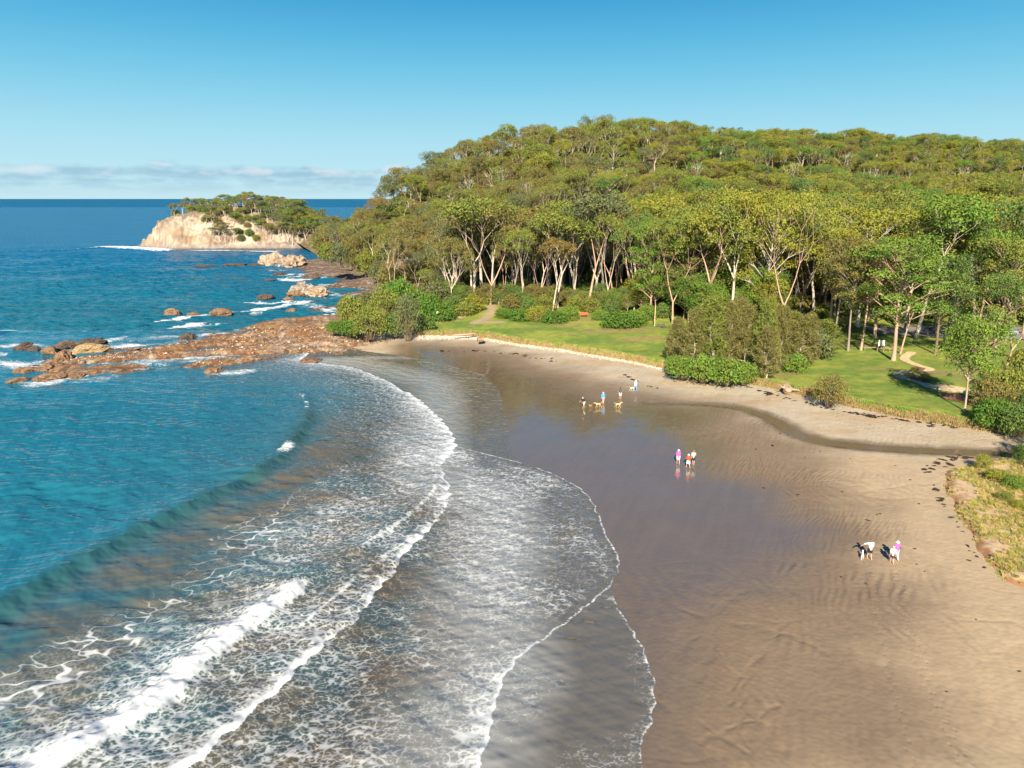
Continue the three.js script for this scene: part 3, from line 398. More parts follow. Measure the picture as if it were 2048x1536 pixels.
// ------------------------------------------------------------------ the far headland
const headFront = G([[262, 494], [290, 497], [340, 500], [450, 499], [560, 499], [660, 496], [720, 490]], 0);
const sdHead = sdPoly([...headFront, [-60, -530], [-130, -535], [-200, -520], [-245, -475]]);
function table(t, x) { for (let i = 0; i + 1 < t.length; i++) if (x <= t[i + 1][0]) return mix(t[i][1], t[i + 1][1], clamp((x - t[i][0]) / (t[i + 1][0] - t[i][0]))); return t[t.length - 1][1]; }
const headTop = [[-242, 1], [-233, 3], [-228, 5], [-223, 8], [-219, 14], [-210, 17], [-195, 19], [-175, 22], [-160, 22], [-148, 20], [-138, 15], [-130, 10], [-110, 8], [-90, 8], [-60, 9]];
const headY = (x, z) => {
  const d = -sdHead(x, z) + 2.5 * fbm(x * 0.09, z * 0.09, 4) + 1.6 * fbm(x * 0.42, z * 0.12, 3) + 0.9 * (0.4 - Math.abs(n2(x * 0.7, z * 0.15))), H = table(headTop, x), k = mix(4.5, 13, ss(-208, -178, x)), shelf = 0.9 * ss(-1, 2.5, d) - 0.6, e = Math.max(0, d - 4.5);
  const up = H * (1 - Math.exp(-Math.pow(e / k, 1.4)));
  return shelf + up + 0.75 * Math.sin(up * 1.5 + 3 * fbm(x * 0.05, z * 0.05, 3)) * ss(0.5, 4, up) + 0.9 * fbm(x * 0.5, z * 0.5, 3) * ss(0.5, 4, up) + (2.0 * fbm(x * 0.16, z * 0.16 + 3, 5, 0.6) + 1.6 * (1 - 2.4 * Math.abs(fbm(x * 0.14, z * 0.05, 3)))) * ss(0, 4, e) * ss(0.5, 3, H);
};
{
  const g = sheet(range(-252, -62, 0.6), range(-534, -418, 0.6), sdHead, headY, (x, z) => [x / 8, z / 8]), p = g.attributes.position, nn = g.attributes.normal, col = [];
  for (let i = 0; i < p.count; i++) {
    const x = p.getX(i), y = p.getY(i), z = p.getZ(i), a = n3(x * 0.08, y * 0.1, z * 0.08), b = n3(x * 0.4, y * 0.5, z * 0.4);
    let q = mixc([0.19, 0.14, 0.1], [0.4, 0.335, 0.25], ss(-0.4, 0.45, a + 0.8 * b)); q = mixc(q, [0.38, 0.22, 0.11], 0.45 * ss(0.1, 0.6, n3(x * 0.05 + 8, y * 0.3, z * 0.05))); q = mixc(q, [0.22, 0.19, 0.17], 0.85 * ss(3.4, 1.2, y + 1.4 * b)); q = mixc(q, [0.13, 0.09, 0.06], ss(0.7, 0.2, y + 0.6 * b)); q = mixc(q, [0.2, 0.17, 0.08], 0.55 * ss(0.8, 0.95, nn.getY(i) + 0.1 * b) * ss(4, 8, y));
    col.push(q[0], q[1], q[2]);
  }
  g.setAttribute('color', new THREE.Float32BufferAttribute(col, 3));
  setting('headland', g, std([1, 1, 1], { vertexColors: true }), 'cream cliffed headland running out into the sea');
}
// ------------------------------------------------------------------ single rocks and stacks
function rockGeo(seed, sx, sy, sz, detail, tones, ridge = 0.3) {
  const g = new THREE.IcosahedronGeometry(1, detail), p = g.attributes.position, o = seed * 13.7, col = [];
  for (let i = 0; i < p.count; i++) {
    let x = p.getX(i), y = p.getY(i), z = p.getZ(i); const r = 1 + 0.38 * n3(x * 0.9 + o, y * 0.9, z * 0.9) + ridge * (0.8 * (0.35 - Math.abs(n3(x * 1.5 + o, y * 2.2 + 4, z * 1.5))) + 0.5 * (0.35 - Math.abs(n3(x * 3.4 + o, y * 4.6, z * 3.4 + 8)))) + 0.08 * n3(x * 6 + o, y * 6, z * 6);
    x *= r * sx; y = (y * r * 0.9 + 0.25) * sy; z *= r * sz; p.setXYZ(i, x, y, z);
    const b = n3(x * 1.2 + o, y * 1.2, z * 1.2), t = y / sy; let q = mixc(tones[1], tones[0], ss(-0.45, 0.35, b + 0.6 * n3(x * 0.4 + o, y * 0.4, z * 0.4))); if (y < 0.5) q = mixc(tones[2], q, ss(0.12, 0.3, y + 0.35 * b)); const k = 1 + 0.3 * b; col.push(q[0] * k, q[1] * k, q[2] * k);
  }
  g.setAttribute('color', new THREE.Float32BufferAttribute(col, 3)); g.deleteAttribute('uv'); g.computeVertexNormals(); return g;
}
const rockMat = std([1, 1, 1], { vertexColors: true, roughness: 0.85 }), paleT = [[0.37, 0.29, 0.21], [0.26, 0.17, 0.1], [0.3, 0.16, 0.06]], brownT = [[0.22, 0.128, 0.065], [0.15, 0.085, 0.045], [0.17, 0.09, 0.035]], darkT = [[0.1, 0.07, 0.05], [0.08, 0.052, 0.036], [0.1, 0.06, 0.03]];
[ // px, py of the foot, half width, height, tones, label, group
  [547, 530, 5.0, 5.2, paleT, 'sharp cream sea stack with a notched top', 0], [590, 532, 6.2, 5.0, paleT, 'broad rounded cream sea stack beside the notched one', 0],
  [606, 589, 3.2, 3.2, [[0.3, 0.26, 0.21], [0.2, 0.16, 0.12], [0.3, 0.16, 0.06]], 'jagged grey rock leaning on a smooth pale boulder', 0], [634, 590, 4.0, 2.5, paleT, 'smooth pale boulder with orange foot in the shallows', 0], [592, 592, 2.6, 1.4, brownT, 'low orange rock at the foot of the jagged grey rock', 0],
  [346, 628, 2.4, 1.3, brownT, 0, 'brown rocks awash off the reef'], [385, 629, 1.3, 0.6, brownT, 0, 'brown rocks awash off the reef'], [441, 628, 3.0, 1.1, brownT, 0, 'brown rocks awash off the reef'], [530, 598, 2.4, 1.4, darkT, 0, 'brown rocks awash off the reef'], [576, 600, 1.7, 0.7, brownT, 0, 'brown rocks awash off the reef'], [583, 623, 1.8, 0.7, brownT, 0, 'brown rocks awash off the reef'], [621, 556, 3.0, 1.5, darkT, 0, 'brown rocks awash off the reef'], [560, 549, 3.0, 0.8, darkT, 0, 'brown rocks awash off the reef'], [470, 531, 5.0, 0.9, darkT, 0, 'brown rocks awash off the reef'], [510, 531, 3.6, 0.9, darkT, 0, 'brown rocks awash off the reef'], [408, 533, 4.0, 0.7, darkT, 0, 'brown rocks awash off the reef'],
  [130, 722, 2.1, 1.9, brownT, 'bulky layered brown boulder at the end of the reef', 0], [178, 702, 2.9, 1.3, [[0.34, 0.24, 0.12], [0.27, 0.16, 0.07], [0.2, 0.1, 0.04]], 'long golden brown boulder behind the bulky layered one', 0], [100, 706, 1.6, 1.2, brownT, 'small rusty boulder between the golden boulder and the surf', 0],
  [46, 698, 1.5, 0.9, darkT, 0, 'black rocks in the white water'], [68, 700, 1.2, 0.8, darkT, 0, 'black rocks in the white water'], [52, 690, 1.0, 0.7, darkT, 0, 'black rocks in the white water'], [140, 693, 2.4, 1.2, darkT, 0, 'black rocks in the white water'], [185, 688, 2.8, 1.1, darkT, 0, 'black rocks in the white water'], [120, 699, 1.5, 0.8, darkT, 0, 'black rocks in the white water'], [375, 676, 2.0, 1.0, darkT, 0, 'black rocks in the white water'],
  [55, 742, 1.8, 0.7, brownT, 0, 'rusty rocks low in the water at the reef end'], [100, 736, 2.2, 0.8, brownT, 0, 'rusty rocks low in the water at the reef end'], [125, 741, 1.7, 0.7, brownT, 0, 'rusty rocks low in the water at the reef end'], [80, 758, 1.5, 0.6, brownT, 0, 'rusty rocks low in the water at the reef end'], [110, 755, 2.2, 0.9, brownT, 0, 'rusty rocks low in the water at the reef end'], [152, 751, 1.6, 0.6, brownT, 0, 'rusty rocks low in the water at the reef end'], [35, 762, 1.6, 0.5, brownT, 0, 'rusty rocks low in the water at the reef end'], [150, 738, 1.4, 0.6, brownT, 0, 'rusty rocks low in the water at the reef end'], [620, 722, 2.2, 0.5, brownT, 'flat rusty rock in shallow water beside the sandy beach', 0], [490, 722, 1.5, 0.7, brownT, 'rusty rock at the beach side of the reef', 0], [430, 742, 1.6, 0.6, brownT, 'rusty rock where the reef meets a patch of foam', 0], [540, 560, 1.6, 0.5, darkT, 0, 'brown rocks awash off the reef'],
].forEach(([px, py, w, h, t, label, group], i) => {
  const [x, z] = ground(px, py, 0.05), m = add(new THREE.Mesh(rockGeo(i + 1, w, h, w * 0.75, w > 2.9 ? 14 : 10, t, label && label.includes('jagged') ? 1.0 : 0.55), rockMat), label && label.includes('stack') ? 'sea_stack' : 'rock', { label: label || { 'brown rocks awash off the reef': 'low dark brown rock awash in the bay off the reef', 'black rocks in the white water': 'black wet rock in the white water at the reef', 'rusty rocks low in the water at the reef end': 'rusty flat rock barely above water at the reef end' }[group], category: 'rock', ...(group ? { group } : {}) });
  m.position.set(x, -0.2 * h, z); m.rotation.y = i * 1.7;
});
console.log('land done');

// ------------------------------------------------------------------ trees and shrubs
const V = (x, y, z) => new THREE.Vector3(x, y, z);
function tubes(chains, sides = 6, tone = [1, 1, 1], seed = 1) {           // chains of [Vector3, radius]; one mesh of tapered limbs
  const P = [], Nn = [], C = [], I = [], r = rng(seed), t = V(0, 0, 0), a = V(0, 0, 0), b = V(0, 0, 0);
  for (const ch of chains) {
    const k = ch.length > 3 && ch[0][1] > 0.12 ? sides : Math.max(4, sides - 2), base = P.length / 3; let ref = V(0.31, 0.17, 0.93);
    ch.forEach(([p, rad], i) => {
      t.copy(ch[Math.min(i + 1, ch.length - 1)][0]).sub(ch[Math.max(i - 1, 0)][0]).normalize(); a.crossVectors(t, ref).normalize(); b.crossVectors(t, a); const q = 0.8 + 0.35 * r();
      for (let s = 0; s < k; s++) { const c = Math.cos(s / k * 6.283), d = Math.sin(s / k * 6.283), w = q * (0.88 + 0.24 * r()); Nn.push(a.x * c + b.x * d, a.y * c + b.y * d, a.z * c + b.z * d); P.push(p.x + (a.x * c + b.x * d) * rad, p.y + (a.y * c + b.y * d) * rad, p.z + (a.z * c + b.z * d) * rad); C.push(tone[0] * w, tone[1] * w, tone[2] * w); }
      if (i) for (let s = 0; s < k; s++) { const o = base + (i - 1) * k, n = (s + 1) % k; I.push(o + s, o + n, o + k + s, o + n, o + k + n, o + k + s); }
    });
  }
  const g = new THREE.BufferGeometry(); g.setAttribute('position', new THREE.Float32BufferAttribute(P, 3)); g.setAttribute('normal', new THREE.Float32BufferAttribute(Nn, 3)); g.setAttribute('color', new THREE.Float32BufferAttribute(C, 3)); g.setIndex(I); return g;
}
class Leaves {
  constructor() { this.P = []; this.N = []; this.C = []; this.I = []; }
  leaf(c, d, n, L, W, k, warm = 0) {                                      // a leaf spray: a pointed blade along d, facing n
    const w = V(0, 0, 0).crossVectors(d, n).normalize(), m = V(0, 0, 0).crossVectors(w, d).normalize(), o = this.P.length / 3;
    for (const [s, t] of [[-0.5, 0], [0.05, 0.5], [0.5, 0], [0.05, -0.5]]) { this.P.push(c.x + d.x * L * s + w.x * W * t, c.y + d.y * L * s + w.y * W * t, c.z + d.z * L * s + w.z * W * t); this.N.push(m.x, m.y, m.z); this.C.push(k * (1 + warm), k, k * (1 - 0.6 * warm)); }
    this.I.push(o, o + 1, o + 2, o, o + 2, o + 3);
  }
  build() { const g = new THREE.BufferGeometry(); g.setAttribute('position', new THREE.Float32BufferAttribute(this.P, 3)); g.setAttribute('normal', new THREE.Float32BufferAttribute(this.N, 3)); g.setAttribute('color', new THREE.Float32BufferAttribute(this.C, 3)); g.setIndex(this.I); return g; }
}
function rnd3(r) { const z = 2 * r() - 1, a = 6.283 * r(), s = Math.sqrt(1 - z * z); return V(s * Math.cos(a), z, s * Math.sin(a)); }
function clump(L, r, c, R, flat, n, size) {                               // a domed cushion of leaves
  const warm = 0.25 * (r() - 0.35), tone = 0.85 + 0.3 * r();
  for (let i = 0; i < n; i++) {
    const u = rnd3(r); if (u.y < -0.45) u.y *= -0.7; const q = R * (0.68 + 0.38 * Math.sqrt(r())), p = V(c.x + u.x * q, c.y + u.y * q * flat, c.z + u.z * q), nrm = u.clone().multiplyScalar(1.15).add(V(0, 0.25, 0)).add(rnd3(r)).normalize(), d = rnd3(r); d.y -= 0.25; d.addScaledVector(nrm, -d.dot(nrm)).normalize();
    L.leaf(p, d, nrm, size * (0.7 + 0.6 * r()), size * (0.35 + 0.3 * r()), tone * (0.72 + 0.56 * r()), warm + 0.12 * (r() - 0.5));
  }
}
function gum(seed, o) {                                                   // forking trunk, limbs that end in cushions of leaves
  const r = rng(seed * 977 + 3), chains = [], L = new Leaves(), { H = 22, fork = 0.45, spread = 1, levels = 4, R = 1.5, n = 85, size = 0.42, rad = 0.36, flat = 0.9, kids = 2.6, inner = 0.35, up = 0.35, bare = 0.1 } = o;
  const first = H * (1 - fork) * 0.42;
  const grow = (p, d, len, w, lv) => {
    const k = lv ? 3 : 6, ch = [[p.clone(), lv ? w : w * 1.35]], dir = d.clone(); let q = p.clone();
    for (let i = 1; i <= k; i++) { dir.add(V((r() - 0.5) * 0.34, (lv ? 0.12 : 0.02) * up * 3 * r(), (r() - 0.5) * 0.34).multiplyScalar(lv ? 1 : 0.32)).normalize(); q = q.clone().addScaledVector(dir, len / k); ch.push([q, w * (1 - (lv ? 0.5 : 0.38) * i / k)]); }
    chains.push(ch); const end = ch[k][0], we = ch[k][1];
    if (lv >= levels) { if (r() > bare) clump(L, r, end, R * (0.75 + 0.5 * r()), flat, n, size); return; }
    if (lv >= levels - 1 && r() < inner) clump(L, r, ch[k - 1][0], R * (0.55 + 0.4 * r()), flat, Math.round(n * 0.6), size);
    const m = Math.max(2, Math.floor(kids + r() * 1.1)), a0 = r() * 6.283;
    for (let i = 0; i < m; i++) { const a = a0 + i * 6.283 / m + (r() - 0.5) * 0.9, tilt = (lv ? 0.62 : 0.5) * spread * (0.6 + 0.7 * r()), s = V(Math.cos(a), 0, Math.sin(a)); s.addScaledVector(dir, -s.dot(dir)).normalize(); const nd = dir.clone().multiplyScalar(Math.cos(tilt)).addScaledVector(s, Math.sin(tilt)).add(V(0, up * 0.35, 0)).normalize(); grow(end, nd, first * Math.pow(0.68, lv) * (0.8 + 0.4 * r()), Math.max(0.035, we * (i ? 0.72 : 0.85)), lv + 1); }
  };
  grow(V(0, -0.4, 0), V((r() - 0.5) * 0.16, 1, (r() - 0.5) * 0.16).normalize(), H * fork, rad, 0);
  return { limbs: chains, L };
}

function straight(seed, o) {                                              // one stem to the top, side limbs carrying cushions of leaves
  const r = rng(seed * 613 + 29), chains = [], L = new Leaves(), { H = 25, low = 0.35, narrow = 1, rad = 0.4, n = 105, size = 0.48 } = o, stem = [], dx = (r() - 0.5) * 1.6, dz = (r() - 0.5) * 1.6;
  const at = (t) => V(dx * t * t + 0.3 * Math.sin(4 * t + seed), -0.4 + t * H * 0.95, dz * t * t + 0.3 * Math.cos(5 * t + seed));
  for (let i = 0; i <= 10; i++) stem.push([at(i / 10), rad * (i ? 1 : 1.3) * (1 - 0.86 * i / 10)]); chains.push(stem);
  for (let i = 0; i < 30; i++) {
    const t = low + (0.97 - low) * (i + 0.6 * r()) / 30, u = (t - low) / (1 - low), a = i * 2.4 + r(), R = H * 0.27 * narrow * (0.45 + 0.75 * Math.sin(Math.PI * clamp(0.22 + 0.75 * u))) * (0.6 + 0.6 * r()), p0 = at(t), p2 = p0.clone().add(V(Math.cos(a) * R, R * (0.45 + 0.6 * u) + 0.6, Math.sin(a) * R)), p1 = p0.clone().lerp(p2, 0.5).add(V(0, 0.12 * R, 0)), w = 0.05 + 0.1 * (1 - u);
    chains.push([[p0, w], [p1, w * 0.7], [p2, w * 0.35]]); clump(L, r, p2, 1.45 + 0.7 * r(), 0.92, n, size); if (R > 2.4) for (let j = 0; j < 3; j++) { const q = p1.clone().lerp(p2, 0.2 + 0.6 * r()).add(V((r() - 0.5) * 2.6, 0.7 + 0.6 * r(), (r() - 0.5) * 2.6)); chains.push([[p1, w * 0.5], [q, 0.03]]); clump(L, r, q, 1.15 + 0.6 * r(), 0.92, Math.round(n * 0.75), size); }
  }
  clump(L, r, at(1), 1.6, 0.8, n, size); return { limbs: chains, L };
}
function sheoak(seed, o) {                                                // upright trunk, ascending limbs, drooping brown-green needles
  const r = rng(seed * 331 + 11), chains = [], L = new Leaves(), { H = 10, W = 2.6, n = 4200, low = 0.08, len = 0.8 } = o;
  const trunk = []; for (let i = 0; i <= 8; i++) trunk.push([V(0.25 * Math.sin(i * 1.1 + seed), -0.4 + i / 8 * H * 0.97, 0.25 * Math.cos(i * 1.4 + seed)), 0.17 * (1 - 0.85 * i / 8)]); chains.push(trunk);
  const tips = [];
  for (let i = 0; i < 46; i++) {
    const t = low + (0.98 - low) * Math.pow((i + r()) / 46, 0.9), y = t * H, a = i * 2.4 + r(), R = W * Math.pow(1.03 - t, 0.62) * ss(-0.12, 0.22, t) * (0.65 + 0.5 * r()), p0 = V(0, y * 0.94, 0), p2 = V(Math.cos(a) * R, y + R * 0.45, Math.sin(a) * R), p1 = p0.clone().lerp(p2, 0.5).add(V(0, -0.15 * R, 0));
    chains.push([[p0, 0.05], [p1, 0.035], [p2, 0.015]]); tips.push([p0, p1, p2]);
  }
  for (let i = 0; i < n; i++) {
    const [p0, p1, p2] = tips[Math.floor(r() * tips.length)], t = 0.25 + 0.8 * Math.sqrt(r()), p = t < 0.5 ? p0.clone().lerp(p1, t * 2) : p1.clone().lerp(p2, t * 2 - 1); p.add(rnd3(r).multiplyScalar(0.5)); const d = rnd3(r).multiplyScalar(0.55); d.y = -0.8 + 0.9 * r(); d.normalize();
    L.leaf(p, d, rnd3(r), len * (0.5 + 0.8 * r()), 0.085, 0.7 + 0.6 * r(), 0.3 * (r() - 0.5));
  }
  return { limbs: chains, L };
}
function shrub(seed, o) {                                                 // many stems under domes of leaves
  const r = rng(seed * 557 + 5), chains = [], L = new Leaves(), { R = 2.2, H = 2.4, n = 26, leaves = 90, size = 0.27, bare = 0 } = o;
  for (let i = 0; i < n; i++) {
    const a = i * 2.39996, q = Math.sqrt((i + 0.5) / n), h = H * (0.25 + 0.6 * Math.sqrt(Math.max(0, 1 - q * q * 0.95))) * (0.8 + 0.35 * r()), p = V(Math.cos(a) * q * R * 0.85, h * 0.82, Math.sin(a) * q * R * 0.85);
    chains.push([[V(Math.cos(a) * q * R * 0.25, -0.2, Math.sin(a) * q * R * 0.25), 0.05], [p.clone().multiplyScalar(0.6), 0.035], [p, 0.015]]);
    clump(L, r, p, R * 0.36 * (0.8 + 0.5 * r()), 0.7, Math.round(leaves * (1 - bare)), size);
    if (q > 0.6) clump(L, r, V(p.x, p.y * 0.42, p.z), R * 0.32, 0.8, Math.round(leaves * 0.6), size);
  }
  return { limbs: chains, L };
}
// bark and leaf materials
const barkPale = std([0.56, 0.46, 0.37], { vertexColors: true }), barkPink = std([0.46, 0.30, 0.21], { vertexColors: true }), barkGrey = std([0.26, 0.21, 0.17], { vertexColors: true }), barkBrown = std([0.2, 0.14, 0.09], { vertexColors: true });
const leafMat = (c) => { const m = new THREE.MeshPhysicalMaterial({ vertexColors: true, roughness: 0.8, transmission: 0.16, thickness: 0, side: THREE.DoubleSide, specularIntensity: 0.4 }); m.color.setRGB(...c); return m; };
const TINT = { olive: [0.178, 0.208, 0.037], green: [0.108, 0.178, 0.038], brown: [0.178, 0.165, 0.045], grey: [0.13, 0.152, 0.062], bright: [0.142, 0.23, 0.032], rust: [0.2, 0.15, 0.042], gold: [0.228, 0.24, 0.032], lush: [0.092, 0.185, 0.023] };
const leafOf = Object.fromEntries(Object.entries(TINT).map(([k, c]) => [k, leafMat(c)]));
const TINTWORD = { olive: 'olive green', green: 'mid green', brown: 'brownish olive', grey: 'grey green', bright: 'bright green', rust: 'rust tinged', gold: 'yellow green', lush: 'fresh green' };
function kind(make, sides, seed) { const { limbs, L } = make, limb = tubes(limbs, sides, [1, 1, 1], seed), leaf = L.build(); leaf.computeBoundingBox(); const b = leaf.boundingBox; return { limb, leaf, H: b.max.y, W: Math.max(b.max.x - b.min.x, b.max.z - b.min.z) }; }
const gums = [
  [{ H: 24, fork: 0.36, spread: 1.15, levels: 3, R: 2.15, n: 190, size: 0.48, inner: 0.7, kids: 2.9, rad: 0.42 }, 'broad'], [{ H: 22, fork: 0.47, spread: 1.0, levels: 3, R: 2.1, n: 190, size: 0.48, inner: 0.8, kids: 2.8, rad: 0.36 }, 'tall'], [{ H: 20, fork: 0.27, spread: 1.25, levels: 4, R: 1.7, n: 110, size: 0.48, inner: 0.7, rad: 0.36 }, 'spreading'], [{ H: 24, fork: 0.42, spread: 0.95, levels: 4, R: 1.85, n: 105, size: 0.48, kids: 2.4, rad: 0.34, inner: 0.7 }, 'upright'],
  [{ H: 19, fork: 0.24, spread: 1.0, levels: 4, R: 1.45, n: 85, size: 0.42, inner: 0.15, bare: 0.3, rad: 0.32 }, 'bare limbed'], [{ H: 22, fork: 0.22, spread: 1.1, levels: 4, R: 1.8, n: 110, size: 0.48, inner: 0.9, kids: 2.4, rad: 0.38 }, 'dense'], [{ H: 18, fork: 0.26, spread: 1.3, levels: 3, R: 2.2, n: 200, size: 0.48, kids: 3.1, rad: 0.3, flat: 0.8, inner: 0.8 }, 'flat topped'], [{ H: 20, fork: 0.42, spread: 0.85, levels: 4, R: 1.5, n: 100, size: 0.45, inner: 0.5, bare: 0.12, rad: 0.28 }, 'slender'],
].map(([o, w], i) => ({ ...kind(gum(i + 1, o), 7, i + 40), word: w }));
for (const [s, o] of [[1, { H: 26, low: 0.34 }], [2, { H: 24, low: 0.22 }], [3, { H: 25, low: 0.5, narrow: 0.8 }], [5, { H: 13, low: 0.42, rad: 0.2, n: 95, size: 0.42, narrow: 1.1 }], [6, { H: 12, low: 0.25, rad: 0.2, n: 95, size: 0.42, narrow: 1.15 }]]) gums.push({ ...kind(straight(s, o), 7, s + 90), word: 'straight stemmed' });
const oaks = [1, 2, 3, 4].map((s) => kind(sheoak(s, { H: 9 + s % 2, W: 2.5 + 0.35 * (s % 3), n: 5200 }), 5, s)), shrubs = [1, 2, 3, 4].map((s) => kind(shrub(s, { R: 2.2, H: 2.3 + 0.3 * s, size: s === 3 ? 0.2 : 0.27 }), 4, s));
const crag = [1, 2, 3].map((s) => kind(gum(s + 60, { H: 9, fork: 0.34, spread: 1.05, levels: 3, R: 1.1, n: 75, size: 0.36, rad: 0.2, kids: 2.4, flat: 0.7, inner: 0.4 }), 5, s + 80));
console.log('kinds', gums.map((g) => `${g.H.toFixed(0)}x${g.W.toFixed(0)}/${g.leaf.index.count / 3}`).join(' '), oaks[0].W, shrubs[0].W, crag[0].H);
function plant(name, k, pos, turn, h, w, bark, tint, data, crown = 'crown') {   // a clone of a kind at its own size: trunk (with limbs) and crown
  const o = new THREE.Group(); part('trunk', k.limb, bark, o); part(crown, k.leaf, leafOf[tint], o);
  o.position.set(...pos); o.rotation.y = turn; o.scale.set(w / k.W, h / k.H, w / k.W); return add(o, name, data);
}
const groundAt = (x, z) => (lawnField.at(x, z) < 0 && sdLawn(x, z) < 0 ? lawnY(x, z) : landY(x, z) - 0.1);
// trees one can point to: [foot px, py, top py, width m, kind, bark, tint, label]
const stand = [];
const heroes = [
  [1783, 720, 462, 18, 8, barkPink, 'bright', 'tall green gum tree with straight pink trunk standing alone on the lawn edge'],
  [1563, 668, 372, 19, 4, barkPink, 'gold', 'great gum tree with bare forked orange limbs above the she-oaks'],
  [1463, 655, 368, 17, 0, barkPale, 'gold', 'big yellow green gum tree with thick pale trunk behind the she-oaks'],
  [1345, 648, 430, 17, 5, barkPink, 'olive', 'gum tree with twisted pink trunk beside the lawn lamp post'],
  [1300, 632, 432, 14, 9, barkPink, 'bright', 'bright dense gum tree next to the twisted pink trunk'],
  [1925, 822, 618, 9.5, 11, barkPink, 'bright', 'slim young gum tree on the bank by the winding sand path'],
  [2008, 748, 545, 13, 2, barkPink, 'green', 'gum tree forking low behind the slim young gum'],
  [1694, 702, 505, 10, 10, barkGrey, 'brown', 'straight grey trunked tree with brownish crown at the lawn corner'],
  [1722, 700, 480, 10, 10, barkPink, 'brown', 'straight orange trunked tree with brownish crown at the lawn corner'],
  [1668, 692, 470, 10, 10, barkGrey, 'brown', 'tall grey trunked tree beside the she-oaks'],
  [1800, 708, 520, 8, 7, barkPink, 'green', 'clump of thin orange stems behind the straight pink trunk'],
  [1868, 708, 500, 13, 8, barkBrown, 'green', 'dark trunked gum tree beside the gravel car park'],
  [1990, 705, 470, 15, 9, barkPink, 'olive', 'olive gum tree over the pale blue parked car'],
  [817, 578, 436, 17, 2, barkPale, 'brown', 'umbrella shaped gum tree with white branching limbs above the shore'],
  [785, 592, 448, 14, 4, barkPale, 'brown', 'leaning pale gum tree beside the umbrella shaped one'],
  [903, 612, 470, 13, 2, barkPale, 'brown', 'gum tree with bare pale trunk rising from the bushes'],
  [985, 600, 432, 13, 1, barkPale, 'brown', 'pale trunked gum tree beside the dirt track'],
  [1150, 612, 432, 12, 4, barkPale, 'grey', 'bare limbed white gum tree in the forest edge'],
  [1105, 624, 470, 10, 7, barkPale, 'rust', 'slender gum tree with rusty crown at the forest edge'],
  [1045, 616, 452, 12, 5, barkPale, 'olive', 'olive gum tree between dirt track and rusty gum'],
  [1212, 620, 418, 13, 4, barkPale, 'olive', 'white limbed gum tree rising behind the orange bench'],
];
const treeData = (label, group) => ({ label, category: 'tree', ...(group ? { group } : {}) });
for (const [x, z, h, label] of [[56, -61, 12, 'gum tree on the creek bank that shades the creek mouth'], [62, -64, 13, 'taller gum tree beside the one shading the creek mouth'], [69, -66, 12, 'gum tree farthest up the creek bank behind the dune']]) plant('gum_tree', gums[5], [x, sandY(x, z) - 0.1, z], x, h, 10, barkPink, 'green', treeData(label));
for (const [px, py, ty, w, k, bark, tint, label] of heroes) { const p = onto(px, py, groundAt, 3), h = atDistance(px, ty, -p[2])[1] - p[1]; stand.push([p[0], p[2], 4.2]); plant('gum_tree', gums[k], p, px * 0.37, h, w, bark, tint, treeData(label)); }
